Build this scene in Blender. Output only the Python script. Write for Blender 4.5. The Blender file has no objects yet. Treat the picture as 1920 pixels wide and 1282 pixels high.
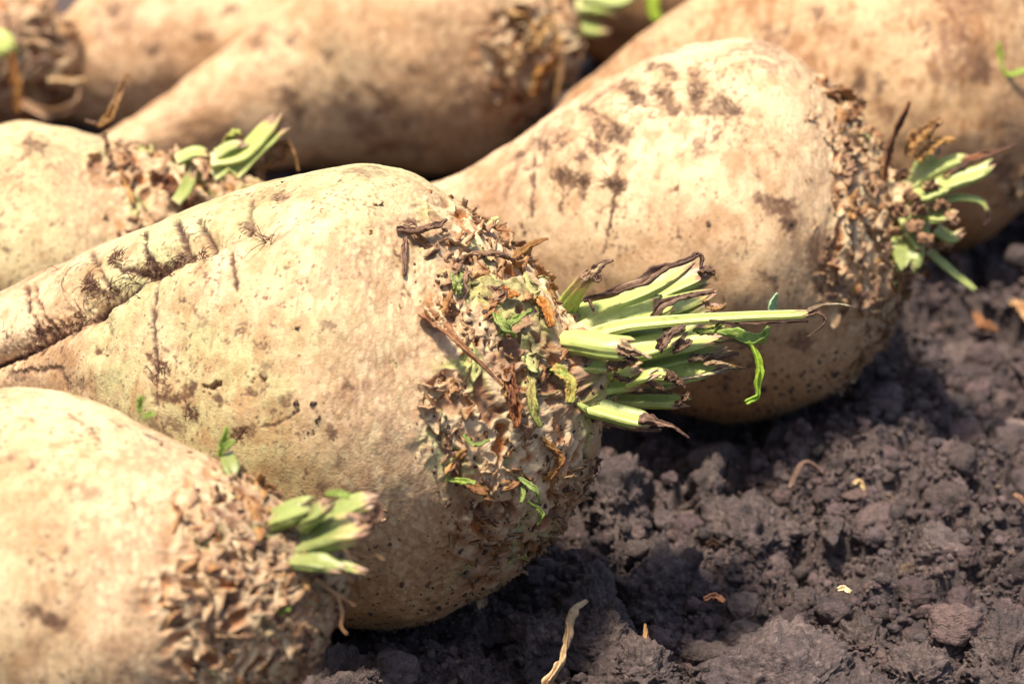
import bpy, math, random
import numpy as np
from mathutils import Vector, Matrix

# ------------------------------------------------------------------ camera, sky, sun, exposure
SC = bpy.context.scene
COL = SC.collection
PITCH = math.radians(22.0)
CAMH = 0.3786
LENS = 100.0
K = 36.0 / 1920.0 / LENS                      # one photo pixel at one metre
cam_d = bpy.data.cameras.new("camera")
cam = bpy.data.objects.new("camera", cam_d)
COL.objects.link(cam)
cam.location = (0, 0, CAMH)
cam.rotation_euler = (math.pi / 2 - PITCH, 0, 0)
cam_d.lens = LENS
cam_d.sensor_width = 36.0
cam_d.clip_start = 0.01
cam_d.clip_end = 500.0
cam_d.dof.use_dof = True
cam_d.dof.focus_distance = 0.782
cam_d.dof.aperture_fstop = 12.0
cam_d.dof.aperture_blades = 7
SC.camera = cam

SUN_DIR = Vector((-0.17, -0.12, 0.96)).normalized()   # towards the sun
SUN_EL = math.asin(SUN_DIR.z)
SUN_AZ = math.atan2(SUN_DIR.x, SUN_DIR.y)
world = bpy.data.worlds.new("World")
SC.world = world
world.use_nodes = True
wn = world.node_tree.nodes
sky = wn.new("ShaderNodeTexSky")
sky.sky_type = 'NISHITA'
sky.sun_disc = False
sky.sun_elevation = SUN_EL
sky.sun_rotation = SUN_AZ
sky.dust_density = 3.0
sky.ozone_density = 0.6
world.node_tree.links.new(sky.outputs[0], wn["Background"].inputs[0])
wn["Background"].inputs[1].default_value = 0.105
sun_d = bpy.data.lights.new("sun", 'SUN')
sun_d.energy = 4.9
sun_d.angle = math.radians(9.0)
sun_d.color = (1.0, 0.88, 0.70)
sun = bpy.data.objects.new("sun", sun_d)
COL.objects.link(sun)
sun.rotation_euler = SUN_DIR.to_track_quat('Z', 'Y').to_euler()
sun.location = (0, 0, 3)
SC.view_settings.view_transform = 'Standard'
SC.view_settings.look = 'None'
SC.view_settings.exposure = 0.54
SC.view_settings.gamma = 1.0
SC.view_settings.use_curve_mapping = False

# ------------------------------------------------------------------ numbers
F = np.array([0, math.cos(PITCH), -math.sin(PITCH)])
U = np.array([0, math.sin(PITCH), math.cos(PITCH)])
R = np.array([1.0, 0, 0])
CAM = np.array([0, 0, CAMH])


def P(px, py, d):
    return CAM + d * (F + (px - 960) * K * R + (641 - py) * K * U)


def proj(p):
    q = p - CAM
    d = q @ F
    return 960 + (q @ R) / d / K, 641 - (q @ U) / d / K, d


def rest_depth(py, rpx, z0=0.0):
    y = (641 - py) * K
    return (CAMH - z0) / (math.sin(PITCH) - y * math.cos(PITCH) + rpx * K)


def nrm(v):
    return v / (np.linalg.norm(v, axis=-1, keepdims=True) + 1e-12)


def sst(a, b, x):
    t = np.clip((x - a) / (b - a), 0, 1)
    return t * t * (3 - 2 * t)


def _h(ix, iy, iz, seed):
    h = (ix.astype(np.int64) * 374761393 + iy.astype(np.int64) * 668265263 + iz.astype(np.int64) * 2147483647 + seed * 974634777) & 0xffffffff
    h = ((h ^ (h >> 13)) * 1274126177) & 0xffffffff
    h = ((h ^ (h >> 16)) * 2246822519) & 0xffffffff
    return ((h ^ (h >> 15)) & 0xffffff) / float(0xffffff)


def vnoise(x, y, z, seed=0):
    """smooth value noise, -1..1"""
    xi, yi, zi = np.floor(x), np.floor(y), np.floor(z)
    fx, fy, fz = x - xi, y - yi, z - zi
    xi, yi, zi = xi.astype(np.int64), yi.astype(np.int64), zi.astype(np.int64)
    fx = fx * fx * fx * (fx * (fx * 6 - 15) + 10)
    fy = fy * fy * fy * (fy * (fy * 6 - 15) + 10)
    fz = fz * fz * fz * (fz * (fz * 6 - 15) + 10)
    r = 0
    for a in (0, 1):
        for b in (0, 1):
            for c in (0, 1):
                w = (fx if a else 1 - fx) * (fy if b else 1 - fy) * (fz if c else 1 - fz)
                r = r + w * _h(xi + a, yi + b, zi + c, seed)
    return r * 2 - 1


ROT = np.array(Matrix.Rotation(.83, 3, 'X') @ Matrix.Rotation(.57, 3, 'Y') @ Matrix.Rotation(1.1, 3, 'Z'))


def fbm(p, scale, octv=4, seed=0, gain=0.5, ridged=False):
    x, y, z = p[..., 0] * scale, p[..., 1] * scale, p[..., 2] * scale
    x, y, z = ROT[0, 0] * x + ROT[0, 1] * y + ROT[0, 2] * z, ROT[1, 0] * x + ROT[1, 1] * y + ROT[1, 2] * z, ROT[2, 0] * x + ROT[2, 1] * y + ROT[2, 2] * z
    a, s, t = 1.0, 0, 0
    for o in range(octv):
        n = vnoise(x + 13.7 * o, y - 7.1 * o, z + 3.3 * o, seed + o)
        if ridged:
            n = 1 - 2 * np.abs(n)
        s = s + a * n
        t += a
        a *= gain
        x, y, z = (.8 * x - .6 * y) * 2.03, (.6 * x + .8 * y) * .62 * 2.03 + z * .785 * 2.03, (.6 * x + .8 * y) * -.785 * 2.03 + z * .62 * 2.03
    return s / t


def worley(u, v, seed=0, periodv=0, jit=0.9):
    """2D cells; returns F1, F2, id hash, local du, dv"""
    ui, vi = np.floor(u).astype(np.int64), np.floor(v).astype(np.int64)
    F1 = np.full(u.shape, 9.0)
    F2 = np.full(u.shape, 9.0)
    idr = np.zeros(u.shape)
    du = np.zeros(u.shape)
    dv = np.zeros(u.shape)
    for a in (-1, 0, 1):
        for b in (-1, 0, 1):
            cu, cv = ui + a, vi + b
            ck = np.mod(cv, periodv) if periodv else cv
            z0 = np.zeros_like(cu)
            px = cu + 0.5 + jit * (_h(cu, ck, z0, seed) - 0.5)
            py = cv + 0.5 + jit * (_h(cu, ck, z0 + 1, seed) - 0.5)
            dx, dy = u - px, v - py
            d = np.sqrt(dx * dx + dy * dy)
            m = d < F1
            F2 = np.where(m, F1, np.minimum(F2, d))
            F1 = np.where(m, d, F1)
            idr = np.where(m, _h(cu, ck, z0 + 2, seed), idr)
            du = np.where(m, dx, du)
            dv = np.where(m, dy, dv)
    return F1, F2, idr, du, dv


def C3(*c):
    return np.array(c, dtype=float)


def mix(a, b, t):
    t = np.asarray(t)[..., None]
    return a * (1 - t) + b * t


# ------------------------------------------------------------------ mesh helpers
def new_mesh(name, verts, faces_quads=None, tris=None, col=None, smooth=True, mat=None, parent=None, loc=None, extra=None):
    """ONE mesh object from numpy arrays; verts are world positions, re-based on loc"""
    me = bpy.data.meshes.new(name)
    verts = np.asarray(verts, dtype=np.float64)
    base = np.array(loc if loc is not None else (0, 0, 0), dtype=float)
    v = (verts - base).astype(np.float32)
    me.vertices.add(len(v))
    me.vertices.foreach_set("co", v.ravel())
    nq = 0 if faces_quads is None else len(faces_quads)
    nt = 0 if tris is None else len(tris)
    idx = []
    if nq:
        idx.append(np.asarray(faces_quads, dtype=np.int32).ravel())
    if nt:
        idx.append(np.asarray(tris, dtype=np.int32).ravel())
    idx = np.concatenate(idx)
    me.loops.add(len(idx))
    me.loops.foreach_set("vertex_index", idx)
    starts = np.concatenate([np.arange(nq, dtype=np.int32) * 4, nq * 4 + np.arange(nt, dtype=np.int32) * 3]).astype(np.int32)
    me.polygons.add(nq + nt)
    me.polygons.foreach_set("loop_start", starts)
    me.polygons.foreach_set("use_smooth", np.full(nq + nt, smooth, dtype=bool))
    me.update(calc_edges=True)
    if col is not None:
        c4 = np.ones((len(v), 4), dtype=np.float32)
        c4[:, :3] = np.clip(col, 0, 1)
        at = me.attributes.new("tint", 'FLOAT_COLOR', 'POINT')
        at.data.foreach_set("color", c4.ravel())
    if extra is not None:
        at = me.attributes.new("wet", 'FLOAT', 'POINT')
        at.data.foreach_set("value", np.asarray(extra, dtype=np.float32))
    o = bpy.data.objects.new(name, me)
    COL.objects.link(o)
    if mat:
        me.materials.append(mat)
    if parent is not None:
        o.parent = parent
    elif loc is not None:
        o.location = base
    return o


def grid_faces(nu, nv, wrap=True, off=0):
    """nu rings of nv vertices"""
    i = np.arange(nu - 1)[:, None]
    j = np.arange(nv if wrap else nv - 1)[None, :]
    j2 = (j + 1) % nv
    q = np.stack([i * nv + j, i * nv + j2, (i + 1) * nv + j2, (i + 1) * nv + j], axis=-1)
    return q.reshape(-1, 4) + off


def empty(name, label, cat, loc, group=None):
    o = bpy.data.objects.new(name, None)
    o.empty_display_size = 0.02
    COL.objects.link(o)
    o.location = loc
    tag(o, label, cat, group)
    return o


def tag(o, label=None, cat=None, group=None, kind=None):
    if label: o["label"] = label
    if cat: o["category"] = cat
    if group: o["group"] = group
    if kind: o["kind"] = kind
    return o


def spline(pts, n, power=0.5):
    """centripetal-ish cubic interpolation (numpy), pts (k,m) -> (n,m)"""
    pts = np.asarray(pts, dtype=float)
    k = len(pts)
    if k == 2:
        t = np.linspace(0, 1, n)[:, None]
        return pts[0] * (1 - t) + pts[1] * t
    d = np.linalg.norm(np.diff(pts[:, :3] if pts.shape[1] > 3 else pts, axis=0), axis=1) ** power + 1e-9
    t = np.concatenate([[0], np.cumsum(d)])
    m = np.zeros_like(pts)
    for i in range(k):
        if i == 0: m[i] = (pts[1] - pts[0]) / (t[1] - t[0])
        elif i == k - 1: m[i] = (pts[-1] - pts[-2]) / (t[-1] - t[-2])
        else:
            a = (pts[i] - pts[i - 1]) / (t[i] - t[i - 1])
            b = (pts[i + 1] - pts[i]) / (t[i + 1] - t[i])
            wa, wb = t[i + 1] - t[i], t[i] - t[i - 1]
            m[i] = (a * wa + b * wb) / (wa + wb)
    q = np.linspace(0, t[-1], n)
    i = np.clip(np.searchsorted(t, q, side='right') - 1, 0, k - 2)
    h = (t[i + 1] - t[i])[:, None]
    s = ((q - t[i])[:, None]) / h
    return ((2 * s ** 3 - 3 * s ** 2 + 1) * pts[i] + (s ** 3 - 2 * s ** 2 + s) * h * m[i]
            + (-2 * s ** 3 + 3 * s ** 2) * pts[i + 1] + (s ** 3 - s ** 2) * h * m[i + 1])


def resample(pts, n):
    d = np.concatenate([[0], np.cumsum(np.linalg.norm(np.diff(pts[:, :3], axis=0), axis=1))])
    q = np.linspace(0, d[-1], n)
    return np.stack([np.interp(q, d, pts[:, i]) for i in range(pts.shape[1])], axis=1)


class Acc:
    """collects pieces of ONE part"""
    def __init__(s): s.v, s.q, s.t, s.c, s.n = [], [], [], [], 0
    def add(s, v, q=None, t=None, c=None):
        v = np.asarray(v).reshape(-1, 3)
        if q is not None and len(q): s.q.append(np.asarray(q) + s.n)
        if t is not None and len(t): s.t.append(np.asarray(t) + s.n)
        s.v.append(v)
        c = np.broadcast_to(np.asarray(c, dtype=float), (len(v), 3)) if c is not None else np.ones((len(v), 3))
        s.c.append(c); s.n += len(v)
    def build(s, name, mat, parent=None, loc=None, smooth=True):
        if not s.v: return None
        return new_mesh(name, np.concatenate(s.v), np.concatenate(s.q) if s.q else None,
                        np.concatenate(s.t) if s.t else None, np.concatenate(s.c), smooth, mat, parent, loc)


# ------------------------------------------------------------------ materials
def mat_tint(name, rough=0.6, spec=0.4, noise=(900.0, 0.35), bumps=((1400.0, 0.0003, 0.5),), sss=0.0, translucent=0.0, aniso=None, stretch=None, contrast=1.0):
    m = bpy.data.materials.new(name)
    m.use_nodes = True
    nt = m.node_tree
    N, L = nt.nodes, nt.links
    b = N["Principled BSDF"]
    at = N.new("ShaderNodeAttribute"); at.attribute_name = "tint"
    tc = N.new("ShaderNodeTexCoord")
    n1 = N.new("ShaderNodeTexNoise"); n1.inputs["Scale"].default_value = noise[0]; n1.inputs["Detail"].default_value = 6; n1.inputs["Roughness"].default_value = 0.65
    L.new(tc.outputs["Object"], n1.inputs["Vector"])
    mr = N.new("ShaderNodeMapRange")
    mr.inputs["From Min"].default_value = 0.3; mr.inputs["From Max"].default_value = 0.7
    mr.inputs["To Min"].default_value = 1 - noise[1]; mr.inputs["To Max"].default_value = 1 + noise[1] * 0.7
    L.new(n1.outputs["Fac"], mr.inputs["Value"])
    mu = N.new("ShaderNodeVectorMath"); mu.operation = 'SCALE'
    L.new(at.outputs["Color"], mu.inputs[0]); L.new(mr.outputs[0], mu.inputs["Scale"])
    L.new(mu.outputs[0], b.inputs["Base Color"])
    b.inputs["Specular IOR Level"].default_value = spec
    mr2 = N.new("ShaderNodeMapRange")
    mr2.inputs["To Min"].default_value = rough + 0.15; mr2.inputs["To Max"].default_value = rough - 0.15
    L.new(n1.outputs["Fac"], mr2.inputs["Value"]); L.new(mr2.outputs[0], b.inputs["Roughness"])
    prev = None
    for sc, dist, st in bumps:
        nn = N.new("ShaderNodeTexNoise"); nn.inputs["Scale"].default_value = sc; nn.inputs["Detail"].default_value = 5; nn.inputs["Roughness"].default_value = 0.6
        L.new(tc.outputs["Object"], nn.inputs["Vector"])
        bp = N.new("ShaderNodeBump"); bp.inputs["Distance"].default_value = dist; bp.inputs["Strength"].default_value = st
        L.new(nn.outputs["Fac"], bp.inputs["Height"])
        if prev: L.new(prev.outputs[0], bp.inputs["Normal"])
        prev = bp
    if prev: L.new(prev.outputs[0], b.inputs["Normal"])
    if sss:
        b.inputs["Subsurface Weight"].default_value = sss
        b.inputs["Subsurface Radius"].default_value = (1.0, 0.7, 0.3)
        b.inputs["Subsurface Scale"].default_value = 0.003
    if translucent:
        tr = N.new("ShaderNodeBsdfTranslucent"); L.new(mu.outputs[0], tr.inputs[0])
        mx = N.new("ShaderNodeMixShader"); mx.inputs[0].default_value = translucent
        L.new(b.outputs[0], mx.inputs[1]); L.new(tr.outputs[0], mx.inputs[2])
        L.new(mx.outputs[0], N["Material Output"].inputs[0])
    return m


M_SKIN = mat_tint("beet_skin", 0.62, 0.35, (700.0, 0.22), ((260.0, 0.0006, 0.35), (1500.0, 0.00035, 0.75)))
M_SCALE = mat_tint("leaf_scar_scales", 0.65, 0.35, (900.0, 0.35), ((700.0, 0.0006, 0.8),), translucent=0.12)
M_STALK = mat_tint("leaf_stalk", 0.42, 0.5, (500.0, 0.12), ((500.0, 0.0004, 0.35),), sss=0.12)
M_LEAF = mat_tint("green_leaf", 0.45, 0.5, (500.0, 0.2), ((600.0, 0.0004, 0.5),), translucent=0.35)
M_DRY = mat_tint("dried_leaf", 0.7, 0.3, (900.0, 0.45), ((900.0, 0.0005, 0.9),), translucent=0.1)
M_HAIR = mat_tint("root_hair", 0.8, 0.2, (900.0, 0.3), ())
M_SOIL = mat_tint("dark_soil", 0.62, 0.5, (520.0, 0.6), ((450.0, 0.0018, 0.8), (1500.0, 0.0011, 1.0)))
M_STRAW = mat_tint("dry_straw", 0.7, 0.3, (700.0, 0.35), ((1200.0, 0.0004, 0.8),))

# palette (linear)
CREAM = C3(.81, .59, .365)
PINK = C3(.64, .41, .245)
TAN = C3(.38, .205, .092)
GREENISH = C3(.52, .53, .26)
DIRT = C3(.085, .040, .028)
DARK = C3(.065, .035, .028)
ORANGE = C3(.50, .17, .035)
OCHRE = C3(.55, .30, .09)
PALE = C3(.76, .58, .36)
LEAFG = C3(.30, .40, .09)
STALKG = C3(.38, .46, .11)
STALKL = C3(.62, .65, .26)
DRYB = C3(.25, .145, .09)
SOIL = C3(.108, .079, .080)


def seg_dist(px, py, a, b):
    ax, ay = a; bx, by = b
    dx, dy = bx - ax, by - ay
    t = np.clip(((px - ax) * dx + (py - ay) * dy) / (dx * dx + dy * dy + 1e-9), 0, 1)
    return np.hypot(px - ax - t * dx, py - ay - t * dy), t


def ico(level):
    import bmesh
    bm = bmesh.new()
    bmesh.ops.create_icosphere(bm, subdivisions=level, radius=1)
    bm.verts.ensure_lookup_table()
    v = np.array([p.co[:] for p in bm.verts]); f = np.array([[q.index for q in g.verts] for g in bm.faces])
    bm.free()
    return v, f



BEETS = []


def rough_(V, seed):
    return fbm(V + 71, 230, 3, seed + 71)


class Beet:
    """a sugar beet lying on the ground, tail to the left and crown to the right"""
    def __init__(s, label, stations, nu, nv, crown=0.70, cells=26, cell_len=0.0105, seed=1, marks=(), grooves=(), folds=(),
                 green=0.5, orange=0.4, amp=1.0, warm=0.0, tone=(1, 1, 1), film_shade=1.0, clods=0, zrest=-0.004, main=2, scale_n=120, scale_size=0.007, bark=0.6):
        s.seed = seed
        rng = np.random.RandomState(seed)
        st = np.array([list(t) + [0.0] * (4 - len(t)) for t in stations], dtype=float)
        i0 = int(np.argmax(st[:, 2]))
        d0 = rest_depth(st[i0, 1], st[i0, 2], zrest)
        ctr = np.array([np.append(P(a[0], a[1], d0 + a[3]), a[2] * K * (d0 + a[3])) for a in st])
        s.d0 = d0
        sp = resample(spline(ctr, 400), nu - 14)
        for _ in range(int(nu / 1.5)):
            sp[1:-1] = sp[1:-1] * .5 + (sp[:-2] + sp[2:]) * .25
        # rounded closing caps so that the ends are not flat
        e = sp[-1].copy(); T = nrm(sp[-1, :3] - sp[-4, :3]); r = e[3]
        cap = []
        for k in range(1, 8):
            a = k / 7 * math.pi / 2 * 0.985
            cap.append(np.append(e[:3] + T * r * 0.7 * math.sin(a), r * math.cos(a)))
        e0 = sp[0].copy(); T0 = nrm(sp[0, :3] - sp[3, :3]); r0 = e0[3]
        cap0 = []
        for k in range(7, 0, -1):
            a = k / 7 * math.pi / 2 * 0.985
            cap0.append(np.append(e0[:3] + T0 * r0 * 0.8 * math.sin(a), r0 * math.cos(a)))
        sp = np.concatenate([np.array(cap0), sp, np.array(cap)])
        s.sp = sp
        c, rad = sp[:, :3], sp[:, 3]
        T = nrm(np.gradient(c, axis=0))
        for _ in range(8 * nu):
            T[1:-1] = T[1:-1] * .5 + (T[:-2] + T[2:]) * .25
        T = nrm(T)
        ref = np.array([0, 0, 1.0])
        Un = nrm(ref - (T @ ref)[:, None] * T)
        S = np.cross(T, Un)
        th = np.linspace(0, 2 * np.pi, nv, endpoint=False)
        D = Un[:, None, :] * np.cos(th)[None, :, None] + S[:, None, :] * np.sin(th)[None, :, None]
        arc = np.concatenate([[0], np.cumsum(np.hypot(np.linalg.norm(np.diff(c, axis=0), axis=1), np.diff(rad)))])
        A = np.repeat(arc[:, None], nv, 1)
        TH = np.repeat(th[None], len(c), 0)
        V = c[:, None, :] + D * rad[:, None, None]
        # normals of the smooth body
        dr = np.gradient(rad) / (np.linalg.norm(np.gradient(c, axis=0), axis=1) + 1e-9)
        dr = np.clip(dr, -6, 6)
        Nn = nrm(D - T[:, None, :] * dr[:, None, None])
        sR = rad[:, None]
        rmax = rad.max()
        so = seed * 3.17
        # lumps along the body
        ring = np.stack([A * 1.0 + so, np.cos(TH) * 0.05, np.sin(TH) * 0.05], -1)
        lump = fbm(V + so, 22, 3, seed) * 0.0045 * amp * np.clip(sR / rmax * 1.4, 0.25, 1)
        lump += fbm(V + so, 60, 3, seed + 5) * 0.0011 * amp
        wr = fbm(ring * np.array([1, .55, .55]), 330, 4, seed + 9)                # fine rings round the root
        wr2 = fbm(ring * np.array([1, .35, .35]), 90, 3, seed + 19)
        edge = crown_arc = None
        ctot = arc[-1]
        # crown zone mask with an uneven edge
        t = A / ctot
        edge = crown + 0.07 * fbm(V + 5 + so, 45, 3, seed + 2) + 0.012 * fbm(V, 300, 2, seed + 3)
        cz = sst(-0.03, 0.03, t - edge)
        tail = sst(0.45, 0.15, t)
        disp = lump + wr * 0.00022 * (1 - cz * .5) + wr2 * 0.0006 * tail
        px, py, dep = proj(V)
        view = nrm(CAM - V)
        front = (Nn * view).sum(-1) > 0.0
        s_m = K * dep                                                          # metres in a pixel here
        # leaf scars
        jitter = fbm(V + 2, 90, 3, seed + 4)
        jit2 = fbm(V + 8, 90, 3, seed + 41)
        fib = fbm(V @ np.eye(3) + 61, 240, 4, seed + 61)
        F1, F2, idr, du, dv = worley(A / cell_len + 1.0 * jitter + .35 * fib, TH * cells / (2 * np.pi) + 0.8 * jit2 + .3 * rough_(V, seed), seed + 6)
        e12 = F2 - F1
        pit = sst(0.10, 0.55, e12) * sst(-0.1, 0.35, idr - 0.2)
        lean = np.clip(-du * 1.2, -1, 1) * sst(0, .22, e12)                                        # each scale rises towards the tail side
        rough = fbm(V + 4, 420, 4, seed + 7)
        rough2 = fbm(V + 6, 170, 3, seed + 8, ridged=True)
        csz = cell_len / 0.0105
        hc = (-pit * 0.0024 + lean * 0.0016 + rough * 0.0007 + rough2 * 0.0007 + fib * .0009 + 0.0007) * csz ** .5
        czs = cz * sst(0.02, 0.3, sR / rmax)
        disp = disp + czs * hc
        # colour of the skin
        big = fbm(V + 11 + so, 14, 3, seed + 21)
        big2 = fbm(V + 31 + so, 35, 4, seed + 22)
        streak = fbm(ring * np.array([1, .9, .9]), 120, 4, seed + 23)
        streak2 = fbm(ring * np.array([1, .6, .6]), 420, 4, seed + 24)
        fine = fbm(V, 600, 3, seed + 25)
        col = mix(CREAM, PINK, sst(-.35, .45, big2 + .35 * streak))
        gz = sst(0.30, 0.50, t) * sst(0.9, 0.66, t)
        col = mix(col, GREENISH, np.clip(green * gz * sst(-.75, .15, big + .6 * streak), 0, 1))
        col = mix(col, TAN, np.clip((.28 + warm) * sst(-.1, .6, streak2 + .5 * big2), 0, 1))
        # rusty dirt film, with shade painted in, heavier on down-facing skin
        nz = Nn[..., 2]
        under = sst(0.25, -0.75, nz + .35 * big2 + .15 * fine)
        col = mix(col, TAN * 0.55, .80 * film_shade * under)
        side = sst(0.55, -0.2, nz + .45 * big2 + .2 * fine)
        col = mix(col, TAN * C3(1.25, 1.2, 1.0), .38 * film_shade * side)
        blot = sst(.18, .5, big2 * .8 + .5 * fine - .05)
        col = mix(col, TAN * .85, .6 * blot * (0.45 + warm + .5 * sst(.62, .72, t)))
        mott = sst(-.1, .55, fbm(V + 51, 190, 4, seed + 51) + .3 * big2)
        col = mix(col, TAN * 1.05, .58 * mott)
        # dark specks of soil
        spk = fbm(V + 17, 950, 2, seed + 26)
        dens = fbm(V + 3, 70, 3, seed + 27)
        speck = sst(.42, .6, spk + .38 * dens - .02)
        col = mix(col, DIRT * 1.4, .7 * speck)
        scr = sst(.52, .7, fbm(ring * np.array([1, .14, .14]) + V * .08, 900, 2, seed + 28) + .3 * dens)
        col = mix(col, DIRT * 1.8, .35 * scr)
        smear = sst(.30, .46, fbm(V + 81, 42, 5, seed + 81, gain=.62) + .12 * streak) * sst(-.5, .1, fine)
        col = mix(col, DIRT * 2.0, .62 * smear)
        tiny = sst(.50, .62, fbm(V + 91, 330, 4, seed + 91, gain=.6) + .22 * dens)
        col = mix(col, DIRT * 1.2, .75 * tiny)
        # corky bark band in front of the crown
        bz = sst(crown - .12, crown - .02, t + .05 * big2) * (1 - cz)
        bn = fbm(ring * np.array([1, .6, .6]) + V * .45 + 9, 420, 4, seed + 31, ridged=True)
        col = mix(col, mix(PALE * .95, C3(.44, .28, .17), sst(-.1, .55, bn)), bark * bz * sst(-.5, .2, big2 + .3))
        disp = disp + bz * bn * 0.00022
        lines = sst(.05, .55, fbm(ring * np.array([1, .5, .5]) + V * .25, 620, 3, seed + 77))
        col = mix(col, TAN * 1.1, .38 * lines * sst(-.5, .3, big2))
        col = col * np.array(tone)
        # scars colour
        ty = _h((idr * 9999).astype(np.int64), (idr * 777).astype(np.int64) * 0, (idr * 31).astype(np.int64) * 0, seed)
        inner = np.where((ty < orange + .12)[..., None], ORANGE * .85, np.where((ty < orange + .40)[..., None], C3(.30, .14, .07), np.where((ty < orange + .47)[..., None], GREENISH * .9, C3(.58, .36, .19))))
        rim = mix(PALE * .92, C3(.46, .26, .14), sst(-.3, .5, rough + .5 * jitter))
        rimg = sst(.45, .7, ty) * green * 1.2
        rim = mix(rim, STALKG * .95, np.clip(rimg * .8 * sst(.1, .6, jit2 + .2), 0, .7))
        cc = mix(rim, inner, sst(.12, .42, e12 + .12 * rough) * sst(.15, .4, idr))
        cc = mix(cc, DARK * 1.2, sst(.15, .5, rough2 * -.5 + pit * .5 + .5 * rough - .15) * .8)  # dark brown shade painted into the scar pits
        cc = mix(cc, PALE, .28 * sst(.15, .5, rough + .4 * fib))
        cc = mix(cc, DIRT * 1.7, .5 * sst(.0, .5, big2 + .35 * fine))
        cc = mix(cc, DIRT * 1.5, .55 * under)  # same dirt and painted underside shade over the scars
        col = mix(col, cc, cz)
        # pits and stains at places read off the photo
        wob = fbm(V + 21, 260, 3, seed + 33) * 15 + fbm(V + 23, 800, 3, seed + 34) * 12
        wob2 = fbm(V + 25, 260, 3, seed + 35) * 15 + fbm(V + 27, 800, 3, seed + 36) * 12
        qx, qy = px + wob, py + wob2
        for g in folds:          # broad valleys / swellings: polyline, half width px, depth m
            pl, w, dm = g[:3]
            dmin = np.full(px.shape, 1e9)
            for a, b in zip(pl[:-1], pl[1:]):
                dd, _ = seg_dist(px + wob * .3, py + wob2 * .3, a, b)
                dmin = np.minimum(dmin, dd)
            disp = disp - np.where(front, np.exp(-(dmin / w) ** 2) * dm, 0)
        for g in grooves:
            pl, w, dm, dk = g
            dmin = np.full(px.shape, 1e9)
            for a, b in zip(pl[:-1], pl[1:]):
                dd, _ = seg_dist(px + wob * .35, py + wob2 * .35, a, b)
                dmin = np.minimum(dmin, dd)
            m = np.where(front, np.exp(-(dmin / w) ** 2), 0)
            disp = disp - m * dm
            brk = sst(-.8, .0, fbm(V + 41, 400, 3, seed + 37))
            col = mix(col, DIRT * 1.0, np.clip(m * dk * 1.9 * brk, 0, 1))
        for mk in marks:
            mx, my, rx, ry, ang, dk, dm = mk
            ca, sa = math.cos(math.radians(ang)), math.sin(math.radians(ang))
            ux, uy = qx - mx, qy - my
            a, b = (ux * ca + uy * sa) / rx, (-ux * sa + uy * ca) / ry
            rr = np.hypot(a, b)
            m = np.where(front, sst(1.25, .55, rr), 0)
            br = sst(-.35, .2, fbm(V + 43, 620, 4, seed + 38, gain=.7))
            col = mix(col, DIRT * (.7 if dk > .8 else 1.1), np.clip(m * min(1, dk * 1.7) * (br * .35 + .65), 0, 1))
            disp = disp - m * dm * (.6 if dk > .93 else .22)
            halo = np.where(front, sst(2.2, .9, rr), 0)
            col = mix(col, TAN * .9, .25 * dk * halo)
        Vd = V + D * lump[..., None] + Nn * (disp - lump)[..., None]
        s.V, s.N, s.T, s.front, s.A, s.TH, s.t, s.cz = Vd, Nn, T, front, A, TH, t, cz
        s.px, s.py, s.dep = proj(Vd)
        nu2 = len(c)
        base = Vd[:, :, :].reshape(-1, 3)
        zmin = base[:, 2].min()
        k0 = int(np.argmax(rad))
        s.loc = np.array([c[k0, 0], c[k0, 1], zmin])
        s.root = empty("sugar_beet", label, "sugar beet", s.loc, "sugar beets lying in rows on the soil")
        faces = grid_faces(nu2, nv)
        n0 = len(base)
        verts = np.concatenate([base, Vd[0].mean(0)[None], Vd[-1].mean(0)[None]])
        j = np.arange(nv); j2 = (j + 1) % nv
        tris = np.concatenate([np.stack([np.full(nv, n0), j2, j], 1), np.stack([np.full(nv, n0 + 1), (nu2 - 1) * nv + j, (nu2 - 1) * nv + j2], 1)])
        cl = col.reshape(-1, 3)
        cl = np.concatenate([cl, cl[:1], cl[-1:]])
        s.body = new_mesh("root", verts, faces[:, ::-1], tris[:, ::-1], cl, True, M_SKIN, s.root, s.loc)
        BEETS.append(s)
        s.rng = rng
        s.crown = crown
        s._pr = np.random.RandomState(seed + 5)
        s._clods = clods
        if scale_n:
            s.scales(scale_n, scale_size, green, orange)

    def at(s, px, py):
        m = np.where(s.front, (s.px - px) ** 2 + (s.py - py) ** 2, 1e12)
        k = int(np.argmin(m))
        i, j = divmod(k, s.V.shape[1])
        n = s.N[i, j]
        a = s.T[i] - (s.T[i] @ n) * n
        a = a / np.linalg.norm(a)
        return s.V[i, j], n, a, np.cross(n, a)

    def scales(s, n, size, green, orange):
        """ragged papery remnants of the leaf bases all over the crown"""
        rng = s.rng
        acc = Acc()
        ii, jj = np.where((s.cz > .6) | ((s.t > s.crown - .055) & (s._pr.rand(*s.cz.shape) < .13)))
        # spread evenly over area by rejection with the local radius
        rad = s.sp[:, 3]
        w = rad[ii]; w = w / w.sum()
        pick = rng.choice(len(ii), n, p=w)
        for k in pick:
            i, j = ii[k], jj[k]
            p, nn = s.V[i, j], s.N[i, j]
            a = s.T[i] - (s.T[i] @ nn) * nn
            a = a / (np.linalg.norm(a) + 1e-9)
            tt = np.cross(nn, a)
            rot = rng.normal(0, .4)
            a2 = a * math.cos(rot) + tt * math.sin(rot); t2 = np.cross(nn, a2)
            L = size * rng.uniform(.3, .85) * (1.5 if rng.rand() < .12 else 1); W = size * rng.uniform(.6, 2.0)
            if s.cz[i, j] < .6: L, W = L * .45, W * .35
            lift = rng.uniform(.03, .62)
            curl = rng.uniform(-1.3, .9)
            cup = rng.uniform(-.6, 1.4)
            nu, nv = 9, 11
            u = np.linspace(0, 1, nu)[:, None]; v = np.linspace(-1, 1, nv)[None, :]
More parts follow.
